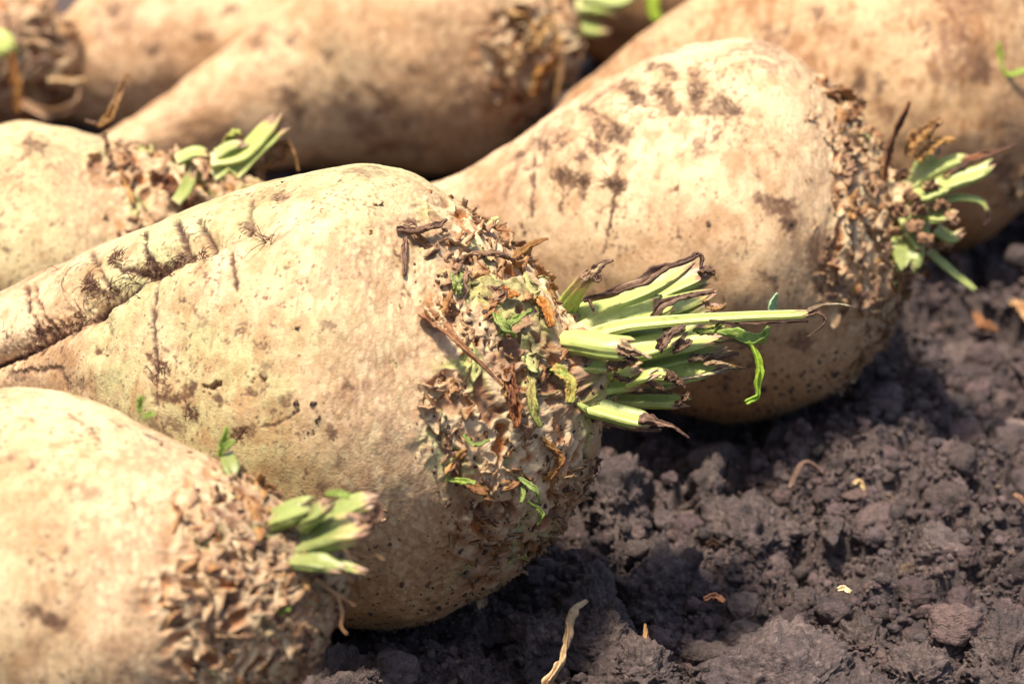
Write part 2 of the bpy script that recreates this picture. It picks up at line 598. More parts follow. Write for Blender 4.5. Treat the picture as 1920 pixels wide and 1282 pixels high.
            ang = lift + curl * u * 0.9 + .3 * rng.normal() * v
            rag = 1 - .45 * np.abs(vnoise(v * 2.6 + rng.rand() * 50, v * 0, v * 0, 3)) - .35 * v * v
            du = np.cumsum(np.concatenate([np.zeros((1, nv)), np.cos(ang[:-1] + 0 * v)]), 0) / (nu - 1) * L * rag
            dn = np.cumsum(np.concatenate([np.zeros((1, nv)), np.sin(ang[:-1] + 0 * v)]), 0) / (nu - 1) * L * rag
            wid = W * .5 * (1 - .55 * u ** 1.5)
            x = v * wid
            dn = dn + cup * (v * v) * W * .22 - .0008
            crum = vnoise(u * 4 + rng.rand() * 90, v * 3, u * 0 + v * 0, 5) * .12 * size
            pos = p + a2 * (du)[..., None] + t2 * (x + crum * .6)[..., None] + nn * (dn + crum)[..., None]
            r = rng.rand()
            if r < orange * .8: c0, c1 = mix(OCHRE * .9, C3(.5, .33, .18), rng.rand()), C3(.34, .16, .07)
            elif r < orange * .8 + green * .14: c0, c1 = STALKL * .9, C3(.42, .38, .16)
            elif r < .80: c0, c1 = PALE * .9, C3(.50, .31, .17)
            else: c0, c1 = C3(.44, .27, .15), DRYB * 1.3
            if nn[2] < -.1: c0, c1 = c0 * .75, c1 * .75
            cc = mix(c0 * np.ones((nu, nv, 3)), c1, sst(.2, 1, u + .35 * np.abs(v) + 0.5 * crum / size))
            cc = mix(cc, DIRT, .6 * sst(.85, 1.1, u + .25 * np.abs(v)) * (rng.rand() < .4))
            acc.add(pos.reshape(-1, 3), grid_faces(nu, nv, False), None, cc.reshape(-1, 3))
        o = acc.build("leaf_scales", M_SCALE, s.root, s.loc)
        md = o.modifiers.new("thickness", 'SOLIDIFY'); md.thickness = 0.00045; md.offset = 0

    def soil_bits(s, n, big=.0009):
        """crumbs of soil stuck to the underside and caught in the crown"""
        rng = s.rng
        v, f = ico(1)
        dens = fbm(s.V + 5, 60, 3, s.seed + 90) + .7 * sst(.3, -.5, s.N[..., 2]) + .45 * s.cz
        ii, jj = np.where((dens > .52) & s.front)
        pick = rng.choice(len(ii), n)
        i, j = ii[pick], jj[pick]
        sz = .00022 + big * rng.rand(n) ** 3.5
        p = s.V[i, j] + s.N[i, j] * sz[:, None] * .2
        shape = v[None] * (1 + .35 * rng.normal(size=(n, len(v), 1))) * sz[:, None, None]
        q = shape + p[:, None]
        cl = mix(C3(.085, .055, .042), C3(.19, .10, .055), rng.rand(n)) * rng.uniform(.6, 1.4, (n, 1))
        o = new_mesh("clinging_soil", q.reshape(-1, 3), None, (f[None] + (np.arange(n) * len(v))[:, None, None]).reshape(-1, 3), np.repeat(cl, len(v), 0), False, M_SOIL, s.root, s.loc)
        o["kind"] = "stuff"

    def hairs(s, tufts, name="root_hairs", colr=None, rad=0.00015):
        """tufts: (px, py, count, length m, spread px)"""
        rng = s.rng
        acc = Acc()
        for (hx, hy, n, ln, spr) in tufts:
            for _ in range(n):
                p, nn, a, tt = s.at(hx + rng.normal() * spr, hy + rng.normal() * spr * .8)
                ang = rng.uniform(0, 6.28) if rng.rand() < .5 else rng.normal(2.6, .5)
                d = a * math.cos(ang) + tt * math.sin(ang)
                L = ln * rng.uniform(.35, 1.2)
                m = 6
                bend = rng.normal(0, .8)
                pts = []
                q = p - nn * .0003
                lift = rng.uniform(.1, .9)
                for k in range(m):
                    pts.append(q.copy())
                    d2 = d * math.cos(bend * k / m) + np.cross(nn, d) * math.sin(bend * k / m)
                    q = q + (d2 + nn * lift * (1 - k / (m - 1) * 2.0)) * L / m
                tube(acc, np.array(pts), np.linspace(rad, rad * .4, m), (colr if colr is not None else DIRT) * rng.uniform(.5, 1.7), 4)
        o = acc.build(name, M_HAIR, s.body, s.loc)
        o["kind"] = "stuff"
        return o


def frames(c, up):
    T = nrm(np.gradient(c, axis=0))
    X = nrm(np.cross(T, up))
    Y = np.cross(X, T)
    return T, X, Y


def tube(acc, pts, radii, col, n=6):
    up = np.array([.13, .31, .94])
    T, X, Y = frames(pts, up)
    th = np.linspace(0, 2 * np.pi, n, endpoint=False)
    radii = np.broadcast_to(radii, (len(pts),))
    V = pts[:, None] + (X[:, None] * np.cos(th)[None, :, None] + Y[:, None] * np.sin(th)[None, :, None]) * radii[:, None, None]
    k = len(pts)
    col = np.asarray(col)
    cc = np.repeat(col[:, None], n, 1).reshape(-1, 3) if col.ndim == 2 else col
    acc.add(V.reshape(-1, 3), grid_faces(k, n)[:, ::-1], None, cc)
    

def stalk(parent, loc, pts, wid, thick=0.55, col0=STALKL, col1=STALKG, brown=0.12, ragged=0.0022, roll=None, seed=0, name="leaf_stalk", cupd=0.5, ribs=9, dirt=.35, mat=None, label=None):
    """pts: world points base->tip; wid: half widths (m) at the points; fleshy channelled stalk with a torn end"""
    rng = np.random.RandomState(seed + 77)
    nu, nv = 46, 40
    q = np.concatenate([np.asarray(pts), np.asarray(wid)[:, None]], 1)
    q = resample(spline(q, 120), nu)
    c, w = q[:, :3], q[:, 3]
    up = np.array([0, -.35, .94]) if roll is None else np.array([0, math.sin(roll), math.cos(roll)])
    T, X, Y = frames(c, up)
    th = np.linspace(0, 2 * np.pi, nv, endpoint=False)[None]
    u = np.linspace(0, 1, nu)[:, None]
    x = np.cos(th) * np.ones_like(u)
    s_ = np.sin(th)
    rib = 1 + .11 * np.cos(th * ribs + rng.rand() * 6) * (s_ < .3)
    y = np.where(s_ > 0, s_ * thick - cupd * thick * 1.5 * (s_ ** 1) * (1 - x * x), s_ * thick * 1.05)
    nse = vnoise(u * 7 + seed, x * 2, s_ * 2 + seed, seed) * .07
    taper = 1 - .25 * sst(.93, 1.0, u)
    xx = x * rib * (1 + nse) * taper
    yy = y * rib * (1 + nse) * taper
    rag = (vnoise(x * 2.3 + seed * 1.7, s_ * 2.3, u * 0, seed + 3) + .6 * vnoise(x * 6, s_ * 6, u * 0 + seed, seed + 5)) * ragged
    V = c[:, None] + X[:, None] * (xx * w[:, None])[..., None] + Y[:, None] * (yy * w[:, None])[..., None] + T[:, None] * (rag * sst(.75, 1, u))[..., None]
    stripe = .5 + .5 * np.cos(th * ribs * 2 + 1.3 * np.sin(th * 3 + seed)) + .35 * vnoise(x * 7 + seed, s_ * 7, u * 2, seed + 9)
    cc = mix(col0 * np.ones((nu, nv, 3)), col1, np.clip(stripe * .55 + sst(0, .5, u) * .45, 0, 1))
    cc = mix(cc, cc * C3(.62, .80, .50), .7 * sst(.35, -.6, s_ + 0 * u))          # greener back of the stalk
    cc = mix(cc, PALE, .45 * sst(.12, 0, u))
    bl = u + .10 * vnoise(x * 2.5 + seed, s_ * 2.5, u * 3, seed + 11) + .05 * vnoise(x * 8, s_ * 8, u * 8, seed + 12)
    if brown > 0:
        cc = mix(cc, C3(.52, .42, .16), sst(1 - brown * 2.2, 1 - brown, bl))
        cc = mix(cc, DRYB * 1.3, sst(1 - brown, 1 - brown * .7, bl))
    spk = vnoise(V[..., 0] * 1500, V[..., 1] * 1500, V[..., 2] * 1500, seed)
    cc = mix(cc, DARK, dirt * sst(.62, .75, spk + .12 * vnoise(u * 5, x * 2, s_, seed + 4)))
    verts = V.reshape(-1, 3)
    # hollow, brown end: an inner ring sunk into the cut
    e = c[-1] - T[-1] * w[-1] * .7
    inner = (c[-1] + (V[-1] - c[-1]) * .72 - T[-1] * w[-1] * .35)
    n0 = nu * nv
    verts = np.concatenate([verts, inner, e[None], c[0][None]])
    j = np.arange(nv); j2 = (j + 1) % nv
    f = grid_faces(nu, nv)
    f2 = np.stack([(nu - 1) * nv + j, (nu - 1) * nv + j2, n0 + j2, n0 + j], 1)
    tr = np.concatenate([np.stack([n0 + j, n0 + j2, np.full(nv, n0 + nv)], 1), np.stack([j2, j, np.full(nv, n0 + nv + 1)], 1)])
    ce = (DRYB * 1.6 if brown > 0 else PALE * .85)
    allc = np.concatenate([cc.reshape(-1, 3), np.tile(ce, (nv + 1, 1)), col0[None] * .7])
    o = new_mesh(name, verts, np.concatenate([f, f2])[:, ::-1], tr[:, ::-1], allc, True, mat or M_STALK, parent, loc)
    if label: o["label"] = label
    return o, c, T, X, Y, w


def sheet(parent, loc, pts, wid, c0=DRYB, c1=DARK, crumple=.25, curl=.5, seed=0, name="dry_tip", mat=None, roll=0.0, edge=None, twist=0.0, teeth=.35, split=1):
    """a thin crumpled strip: dried leaf remains or a leaf blade"""
    nu, nv = 44, 15
    q = resample(spline(np.concatenate([np.asarray(pts), np.asarray(wid)[:, None]], 1), 100), nu)
    c, w = q[:, :3], q[:, 3]
    T, X, Y = frames(c, np.array([math.sin(roll) * .6, -.3, math.cos(roll)]))
    u = np.linspace(0, 1, nu)[:, None]; v = np.linspace(-1, 1, nv)[None]
    rag = 1 - teeth * np.abs(vnoise(u * 9 + seed, np.sign(v) * 4 + u * 0, u * 0, seed)) - teeth * .6 * np.abs(vnoise(u * 26 + seed, np.sign(v) * 4 + u * 0, u * 0, seed + 1))
    x = v * w[:, None] * rag
    y = curl * (v * v - .4) * w[:, None] + crumple * w[:, None] * (vnoise(u * 5 + seed, v * 2, u * 0 + v * 0, seed + 2) + .6 * vnoise(u * 13, v * 4.5 + seed, u * 0 + v * 0, seed + 3))
    an = twist * u
    x, y = x * np.cos(an) - y * np.sin(an), x * np.sin(an) + y * np.cos(an)
    V = c[:, None] + X[:, None] * x[..., None] + Y[:, None] * y[..., None]
    t = np.clip(.5 + .6 * vnoise(u * 4 + seed, v * 3, u * 0 + v * 0, seed + 4) + .35 * vnoise(u * 3, v * 11 + seed, u * 0 + v * 0, seed + 5), 0, 1)
    cc = mix(c0 * np.ones((nu, nv, 3)), c1, t)
    if edge is not None:
        cc = mix(cc, edge * 1.6, .8 * sst(.7, 1.05, np.abs(v) + .3 * t) * np.ones_like(u))
    o = new_mesh(name, V.reshape(-1, 3), grid_faces(nu, nv, False), None, cc.reshape(-1, 3), True, mat or M_DRY, parent, loc)
    md = o.modifiers.new("thickness", 'SOLIDIFY'); md.thickness = 0.0005; md.offset = 0
    return o


def pix(parent, b, base_d, lst):
    """helper: px path with depth offsets -> world points"""
    return np.array([P(a[0], a[1], base_d + (a[2] if len(a) > 2 else 0)) for a in lst])


# ------------------------------------------------------------------ the beets
# B: the sharp one in the middle
B_folds = [
    ([(-40, 700), (60, 645), (150, 590), (240, 535), (330, 490), (400, 462)], 20, .0034),
    ([(178, 590), (195, 625), (190, 660)], 20, .0024),
    ([(120, 600), (150, 560)], 14, .0010),
    ([(180, 680), (250, 620), (330, 555), (420, 510)], 42, -.0016),
    ([(290, 470), (330, 455)], 20, -.0012),
]
B_grooves = [
    ([(272, 445), (278, 470), (284, 500)], 6, .0014, .65),
    ([(333, 425), (345, 455), (350, 485)], 6, .0014, .6),
    ([(376, 425), (392, 455), (396, 488)], 6, .0013, .55),
    ([(173, 480), (190, 515), (208, 540)], 5, .0010, .5),
    ([(50, 545), (56, 580), (64, 620)], 5, .0010, .55),
    ([(64, 540), (78, 590), (98, 622)], 4, .0009, .4),
    ([(300, 520), (292, 580), (288, 660), (292, 760)], 5, .0009, .5),
    ([(473, 385), (470, 415), (470, 440)], 5, .0008, .4),
    ([(440, 480), (445, 520), (447, 545)], 5, .0006, .55),
    ([(-20, 692), (60, 648), (150, 595), (240, 540), (320, 500)], 5, .0014, .85),
    ([(220, 505), (280, 515), (320, 500), (390, 480)], 5, .0008, .6),
    ([(560, 770), (520, 795), (490, 800)], 3, .0003, .45),
    
    ([(505, 470), (560, 430), (600, 415)], 3, .0002, .2),
    ([(20, 700), (110, 690), (130, 730)], 5, .0006, .4),
]
B_marks = [
    (220, 487, 13, 11, 0, .75, .001), (280, 505, 16, 13, 20, .9, .0012), (337, 490, 14, 18, 30, .9, .0012), (383, 483, 12, 17, 0, .9, .001),
    (173, 533, 14, 18, -20, .85, .001), (200, 545, 18, 9, 0, .8, .001), (308, 512, 18, 8, -20, .85, .001), (470, 438, 20, 13, 10, .85, .0008),
    (84, 622, 14, 14, 0, .9, .001), (133, 610, 22, 10, -25, .9, .001), (160, 590, 12, 10, -40, .7, .001), (60, 650, 14, 14, 0, .7, .001),
    (523, 378, 14, 15, 0, .75, .0004), (505, 450, 10, 6, 0, .7, .0004), (443, 490, 8, 12, 0, .6, .0003),
    (283, 675, 12, 8, 40, .7, .0006), (303, 692, 17, 8, 30, .75, .0008), (284, 702, 15, 6, 20, .85, .0006), (300, 718, 16, 6, 0, .85, .0006),
    (330, 744, 32, 11, -12, .85, .0008), (358, 730, 12, 15, 0, .6, .0008), (397, 728, 14, 12, 0, 1, .0022), (417, 753, 11, 7, 0, .8, .0008), (360, 772, 22, 12, 40, .65, .0005),
    (482, 707, 9, 9, 0, .95, .0014), (472, 738, 11, 9, 0, .6, .0008), (480, 640, 12, 7, 30, .55, .0003), (450, 625, 16, 7, 0, .5, .0003), (450, 602, 10, 6, 0, .5, .0003),
    (497, 650, 6, 8, 0, .5, .0002), (490, 690, 12, 20, 20, .35, .0003), (617, 612, 14, 13, 0, .4, .0002), (537, 745, 12, 16, 0, .45, .0003), (417, 645, 9, 6, 0, .6, .0003),
    (343, 610, 10, 6, -20, .5, .0003), (380, 605, 18, 14, 0, .35, .0002), (183, 655, 14, 10, 20, .65, .0008), (235, 560, 5, 4, 0, .5, .0003),
    (453, 812, 26, 14, -10, .85, .0012), (585, 815, 6, 9, 20, .8, .0008), (626, 810, 11, 13, 0, .5, .0004), (662, 721, 12, 9, 0, .5, .0003), (625, 690, 10, 8, 0, .2, .0002),
    (195, 770, 26, 10, 30, .45, .0004), (150, 720, 18, 14, 0, .45, .0003), (30, 700, 20, 14, 0, .4, .0004), (640, 870, 16, 11, 0, .35, .0003), (600, 905, 12, 10, 0, .35, .0003),
    (330, 800, 20, 12, 20, .4, .0004), (70, 760, 18, 10, 0, .4, .0003), (880, 560, 12, 20, 0, .4, .0003), (775, 430, 24, 10, -5, .6, .0008), (752, 490, 6, 16, 0, .7, .001),
    (760, 545, 12, 7, 0, .5, .0006),
]
B = Beet("large sharp sugar beet in the middle with long green stalk stubs and hairy tail groove",
         [(-330, 705, 62, .050), (-180, 700, 88, .046), (0, 676, 124, .042), (130, 680, 188, .036), (260, 700, 268, .028), (380, 715, 334, .018), (520, 730, 392, .008), (680, 741, 430, 0),
          (790, 745, 416, -.004), (880, 740, 362, -.008), (960, 732, 298, -.012), (1030, 716, 222, -.016), (1075, 702, 150, -.018), (1095, 697, 90, -.019)],
         760, 1180, crown=.765, cells=23, cell_len=.0078, seed=3, marks=B_marks, grooves=B_grooves, folds=B_folds, green=.78, orange=.5, scale_n=480, scale_size=.0062, amp=.8)
B.hairs([(220, 487, 46, .005, 8), (280, 503, 56, .005, 9), (337, 490, 50, .005, 8), (383, 483, 40, .004, 7), (173, 533, 42, .005, 8), (200, 547, 42, .006, 10), (308, 512, 50, .007, 10),
         (250, 535, 22, .010, 14), (467, 440, 26, .0026, 8), (84, 622, 50, .006, 8), (133, 610, 54, .006, 12), (160, 590, 18, .007, 7), (60, 650, 16, .009, 8), (300, 700, 12, .005, 9),
         (360, 772, 14, .004, 9), (453, 812, 26, .004, 9), (523, 378, 12, .003, 6), (120, 520, 3, .018, 8), (30, 670, 2, .02, 6), (505, 455, 8, .008, 6), (780, 430, 12, .006, 10), (900, 400, 10, .004, 20), (970, 450, 8, .005, 14), (1060, 880, 30, .005, 40)])

bd = B.d0 - .019
BL, BR = B.loc, B.root


def bs(seed, lst, w, **k):
    """a stalk of the middle beet: px path and half widths in px"""
    pts = pix(None, None, bd, lst)
    wm = np.array(w) * K * bd * (1.22 if max(w) > 14 else 1.1)
    return stalk(BR, BL, pts, wm, seed=seed, **k)


def bt(par, seed, lst, w, **k):
    return sheet(par[0] if isinstance(par, tuple) else par, BL, pix(None, None, bd, lst), np.array(w) * K * bd, seed=seed, **k)


CR = 0.012
s1 = bs(1, [(1040, 622, .016), (1058, 580, .010), (1078, 545, .006), (1106, 512, .002)], [26, 21, 18, 17], brown=.16, thick=.7, roll=.3)
bt(s1, 1, [(1096, 528, .000), (1120, 503, -.002), (1150, 487, -.003)], [17, 14, 2], c0=PALE * .8, c1=DRYB, edge=DARK, crumple=.4)
bt(s1, 31, [(1110, 520, -.002), (1122, 524, -.004), (1124, 515, -.004)], [9, 7, 3], c0=DRYB, c1=DARK, crumple=.5)
s2 = bs(2, [(1050, 625, .012), (1110, 580, .010), (1180, 553, .008), (1245, 525, .008), (1290, 497, .008)], [22, 22, 20, 15, 9], brown=.10, thick=.6)
bt(s2, 2, [(1095, 565, .004), (1150, 548, .002), (1205, 530, .001), (1240, 505, .002), (1290, 487, .003), (1312, 477, .004)], [5, 12, 14, 12, 7, 3], c0=C3(.42, .28, .19), c1=DRYB * .7, edge=DARK, crumple=.45, curl=.8)
bt(s2, 32, [(1292, 485, .004), (1308, 474, .004), (1316, 484, .004), (1313, 503, .004)], [5, 5, 4, 2], c0=DRYB, c1=DARK, crumple=.3)
bt(s2, 33, [(1104, 560, .001), (1110, 575, -.001), (1116, 588, -.001)], [4, 3, 1], c0=DRYB, c1=DARK, crumple=.3)
s3 = bs(3, [(1060, 628, .014), (1130, 595, .016), (1220, 553, .018), (1322, 510, .020)], [22, 22, 21, 17], brown=.05, thick=.55)
bt(s3, 3, [(1312, 512, .017), (1328, 508, .016), (1340, 515, .016)], [12, 11, 5], c0=DRYB, c1=DARK, crumple=.5)
s3b = bs(34, [(1080, 640, .018), (1180, 590, .021), (1318, 528, .024)], [18, 18, 14], brown=.04, col0=STALKG * .95, col1=C3(.42, .45, .10))
s4 = bs(4, [(1062, 640, .004), (1140, 606, .004), (1210, 582, .004), (1245, 568, .005)], [25, 27, 25, 22], brown=.04, thick=.5, cupd=.8)
s4b = bs(41, [(1120, 618, .010), (1220, 583, .012), (1300, 560, .014), (1336, 548, .015)], [22, 22, 16, 8], brown=.10, thick=.5)
bt(s4b, 4, [(1222, 600, -.001), (1240, 578, -.002), (1268, 562, -.002), (1305, 553, .004), (1338, 547, .006)], [10, 15, 10, 9, 4], c0=C3(.26, .17, .12), c1=DRYB * .6, edge=DARK, crumple=.35, curl=.3)
s5 = bs(5, [(1100, 640, .012), (1220, 605, .012), (1300, 585, .012), (1345, 572, .012)], [20, 20, 15, 8], brown=.12)
bt(s5, 5, [(1318, 562, .008), (1332, 576, .006), (1350, 578, .006), (1362, 568, .006)], [6, 7, 6, 2], c0=OCHRE * .8, c1=DRYB, crumple=.3)
s6 = bs(6, [(1070, 640, .000), (1160, 612, -.002), (1250, 602, -.004), (1400, 592, -.008), (1520, 588, -.012)], [14, 14, 12, 10, 9], brown=.015, thick=.75, cupd=.9, ribs=7)
bt(s6, 6, [(1515, 583, -.012), (1540, 572, -.013), (1565, 570, -.014), (1588, 572, -.015), (1600, 576, -.015)], [6, 4, 2.5, 2, 1], c0=C3(.3, .27, .17), c1=DRYB, crumple=.15)
bt(s6, 61, [(1512, 592, -.012), (1534, 586, -.013), (1547, 598, -.013), (1540, 612, -.013), (1512, 632, -.013)], [6, 5, 3, 2, .8], c0=DRYB, c1=DARK, crumple=.15)
bt(s6, 62, [(1330, 600, -.008), (1400, 606, -.010), (1515, 602, -.012)], [1.5, 2, 1.5], c0=DRYB, c1=DARK, crumple=.2)
s7 = bs(7, [(1080, 650, .010), (1180, 637, .009), (1270, 620, .008), (1338, 613, .008)], [20, 20, 16, 10], brown=.08)
bt(s7, 7, [(1322, 615, .006), (1345, 612, .004), (1375, 622, .003), (1392, 634, .003)], [9, 10, 8, 3], c0=C3(.45, .52, .12), c1=DRYB, edge=DARK, crumple=.5)
s8 = bs(8, [(1120, 665, -.002), (1200, 653, -.003), (1252, 637, -.003), (1280, 622, -.003)], [22, 23, 18, 10], brown=.1)
bt(s8, 8, [(1236, 658, -.008), (1246, 640, -.009), (1265, 620, -.008), (1284, 609, -.007)], [10, 13, 9, 3], c0=C3(.30, .19, .13), c1=DRYB * .6, edge=DARK, crumple=.35)
s8b = bs(81, [(1150, 668, .000), (1240, 653, .002), (1310, 640, .002), (1352, 632, .002)], [18, 18, 15, 8], brown=.08)
bt(s8b, 82, [(1262, 660, -.005), (1280, 648, -.006), (1297, 638, -.005)], [9, 14, 6], c0=DRYB, c1=DARK, crumple=.35)
s9 = bs(9, [(1048, 640, -.006), (1085, 641, -.012), (1130, 648, -.016), (1180, 653, -.018)], [20, 21, 21, 21], brown=.05, thick=.85, cupd=.1, ribs=11, dirt=.2)
bt(s9, 9, [(1160, 645, -.020), (1185, 655, -.021), (1222, 671, -.021)], [10, 8, 1.5], c0=PALE * .7, c1=DRYB, crumple=.5)
bt(s9, 91, [(1160, 660, -.020), (1182, 663, -.021), (1208, 665, -.021)], [9, 7, 1.5], c0=C3(.45, .28, .17), c1=DRYB, crumple=.5)
bt(s9, 92, [(1165, 668, -.019), (1180, 674, -.020), (1196, 674, -.020)], [8, 7, 1.5], c0=DRYB, c1=DARK, crumple=.5)
s10 = bs(10, [(1055, 686, -.006), (1100, 686, -.012), (1150, 689, -.015)], [11, 12, 12], brown=.06, thick=.8)
bt(s10, 10, [(1138, 688, -.017), (1165, 684, -.016), (1195, 672, -.014)], [13, 14, 8], c0=C3(.35, .19, .10), c1=DRYB, edge=DARK, crumple=.5)
s11 = bs(11, [(1130, 700, -.004), (1170, 694, -.010), (1200, 688, -.012)], [16, 15, 12], brown=.10)
s12 = bs(12, [(1150, 705, .004), (1240, 700, .002), (1320, 692, .000), (1360, 688, .000)], [18, 22, 18, 8], brown=.05, col0=STALKL, thick=.35)
bt(s12, 12, [(1260, 712, -.002), (1320, 705, -.002), (1360, 694, -.001), (1397, 690, -.001)], [4, 6, 6, 1.5], c0=C3(.55, .48, .3), c1=DRYB, edge=DARK, crumple=.5)
bt(s12, 121, [(1320, 684, -.002), (1345, 680, -.003), (1392, 690, -.002)], [3, 6, 1], c0=PALE * .8, c1=OCHRE * .5, crumple=.4)
s13 = bs(13, [(1062, 715, -.002), (1120, 722, -.006), (1195, 716, -.006)], [18, 19, 14], brown=.10, thick=.7)
bt(s13, 13, [(1150, 706, -.012), (1180, 712, -.012), (1230, 722, -.012), (1246, 732, -.012)], [8, 9, 8, 2], c0=C3(.36, .2, .1), c1=DRYB * .8, edge=DARK, crumple=.55)
s13b = bs(131, [(1180, 716, -.010), (1205, 706, -.014), (1226, 700, -.015)], [13, 13, 10], brown=.06)
s18 = bs(18, [(1200, 702, -.004), (1235, 700, -.006), (1258, 704, -.007)], [14, 14, 12], brown=.12)
bt(s18, 18, [(1248, 704, -.009), (1268, 712, -.009), (1285, 728, -.009)], [12, 11, 2], c0=C3(.35, .2, .1), c1=DARK, edge=DARK, crumple=.55)
s14 = bs(14, [(1085, 735, .004), (1150, 745, .004), (1220, 748, .003), (1285, 752, .002)], [15, 15, 15, 13], brown=.05, thick=.8)
bt(s14, 14, [(1268, 758, .000), (1284, 748, -.001), (1292, 735, -.001)], [8, 9, 3], c0=DRYB, c1=DARK, crumple=.55)
bt(s14, 141, [(1110, 735, -.001), (1180, 734, -.002), (1260, 736, -.001)], [4, 6, 3], c0=DRYB, c1=DARK, crumple=.4)
s15 = bs(15, [(1075, 745, -.006), (1115, 762, -.010), (1170, 778, -.013), (1215, 788, -.015)], [17, 18, 18, 16], brown=.05, thick=.8, ribs=12)
bt(s15, 15, [(1198, 784, -.017), (1232, 792, -.017), (1262, 800, -.017), (1292, 821, -.017)], [15, 10, 4, 1], c0=C3(.30, .18, .13), c1=DRYB * .8, edge=DARK, crumple=.4)
bt(s15, 151, [(1130, 792, -.012), (1190, 804, -.014), (1240, 806, -.015)], [5, 7, 2], c0=DRYB, c1=DARK, crumple=.4)
s16 = bs(16, [(1062, 680, -.008), (1076, 715, -.010), (1088, 745, -.011), (1108, 768, -.011)], [14, 15, 15, 13], brown=.0, thick=.7)
s17 = bs(17, [(1140, 685, .004), (1220, 680, .004), (1300, 664, .004), (1358, 655, .004)], [18, 18, 15, 7], brown=.08)
bt(s17, 17, [(1292, 672, .000), (1318, 670, -.001), (1350, 668, -.001), (1385, 662, -.001)], [12, 12, 8, 3], c0=C3(.28, .2, .12), c1=DARK, edge=DARK, crumple=.55)
s19 = bs(19, [(1120, 650, .018), (1230, 625, .022), (1330, 600, .024)], [18, 18, 12], brown=.1, col0=STALKG * .8, col1=LEAFG * .7)
s20 = bs(20, [(1100, 700, .010), (1200, 690, .014), (1300, 684, .014)], [20, 20, 12], brown=.2, col0=STALKG * .8, col1=LEAFG * .7)
rg = np.random.RandomState(8)
for k in range(9):                       # more cut stalks deeper in the bundle
    y0 = rg.uniform(600, 760); x1 = rg.uniform(1200, 1310); f_ = (y0 - 680) / 80
    y1 = 655 + f_ * 62 + rg.normal() * 10; dz = rg.uniform(.006, .020)
    o_ = bs(700 + k, [(1062, y0, .004), (1130, (y0 * .6 + y1 * .4), dz * .7), (x1, y1, dz)], [17, 17, 13], brown=.05, col0=STALKL * .9, col1=STALKG * .9)
    bt(o_, 700 + k, [(x1 - 16, y1, dz - .002), (x1 + 6, y1 + rg.normal() * 3, dz - .002), (x1 + 26, y1 + rg.normal() * 8, dz)], [10, 9, 2], c0=C3(.36, .22, .12), c1=DRYB * .7, crumple=.5)
# young leaves
bt(BR, 50, [(1345, 622, .000), (1375, 626, -.002), (1405, 640, -.004), (1432, 632, -.005), (1442, 612, -.005)], [5, 11, 12, 11, 4], c0=LEAFG, c1=C3(.42, .60, .16), crumple=.45, curl=.9, name="young_leaf", mat=M_LEAF, teeth=.25)
bt(BR, 51, [(1404, 640, -.006), (1418, 664, -.007), (1424, 690, -.007), (1419, 722, -.007), (1420, 742, -.007), (1398, 755, -.007)], [3, 7, 10, 9, 7, 4], c0=C3(.40, .62, .06), c1=C3(.45, .60, .05), crumple=.3, curl=.9, name="young_leaf", mat=M_LEAF, teeth=.3, roll=1.2)
bt(BR, 52, [(1446, 600, .002), (1446, 575, .002), (1458, 549, .002)], [3, 15, 3], c0=C3(.40, .60, .33), c1=C3(.5, .66, .4), crumple=.15, curl=.4, name="young_leaf", mat=M_LEAF, teeth=.05, roll=1.4)
bt(BR, 53, [(1340, 640, .000), (1380, 640, -.003), (1412, 655, -.005)], [4, 4, 3], c0=LEAFG, c1=DRYB, crumple=.3, name="young_leaf", mat=M_LEAF)
bt(BR, 54, [(1300, 620, -.004), (1330, 622, -.006), (1352, 608, -.007), (1356, 600, -.007)], [3, 9, 5, 2], c0=LEAFG, c1=C3(.5, .62, .1), edge=DARK, crumple=.6, name="young_leaf", mat=M_LEAF)


def on_surface(b, lst, lift):
    out = []
    for i, (x, y) in enumerate(lst):
        p, n, a, t = b.at(x, y)
        out.append(p + n * (lift[i] if hasattr(lift, '__len__') else lift))
    return np.array(out)


def flake(b, seed, lst, w, lift, name="dried_leaf_base", **k):
    return sheet(b.root, b.loc, on_surface(b, lst, lift), np.array(w) * K * b.d0, seed=seed, name=name, **k)


# the long brown dried strip and larger torn bases on the crown of the middle beet
flake(B, 60, [(790, 590), (815, 618), (840, 650), (880, 685), (925, 728)], [16, 15, 9, 5, 1.5], [.001, .004, .006, .006, .005], c0=C3(.45, .24, .12), c1=C3(.28, .12, .06), crumple=.35, curl=.9)
flake(B, 61, [(800, 585), (812, 612), (826, 628)], [10, 12, 5], [.001, .004, .003], c0=PALE, c1=C3(.55, .35, .2), crumple=.5, curl=1.2)
flake(B, 62, [(742, 435), (775, 445), (812, 440), (828, 432)], [6, 10, 9, 2], [.001, .003, .003, .004], c0=DRYB * 1.2, c1=DARK * 1.5, crumple=.5, curl=.8)
flake(B, 63, [(758, 450), (752, 485), (756, 520)], [4, 6, 3], [.001, .0025, .001], c0=DRYB * 1.4, c1=DARK * 1.5, crumple=.4)
flake(B, 64, [(960, 488), (985, 475), (1012, 458)], [7, 7, 3], [.001, .004, .008], c0=OCHRE * .7, c1=C3(.3, .13, .05), crumple=.4)
flake(B, 65, [(880, 480), (920, 490), (950, 500)], [5, 11, 6], [.001, .003, .003], c0=DRYB * 1.5, c1=DRYB * .6, crumple=.5)
flake(B, 66, [(925, 590), (935, 620), (955, 640)], [10, 10, 4], [.001, .003, .003], c0=C3(.42, .48, .16), c1=LEAFG, crumple=.5, name="young_leaf", mat=M_LEAF)
flake(B, 67, [(938, 632), (950, 615), (972, 600)], [7, 8, 3], [.001, .004, .006], c0=C3(.42, .48, .14), c1=LEAFG, crumple=.6, name="young_leaf", mat=M_LEAF)
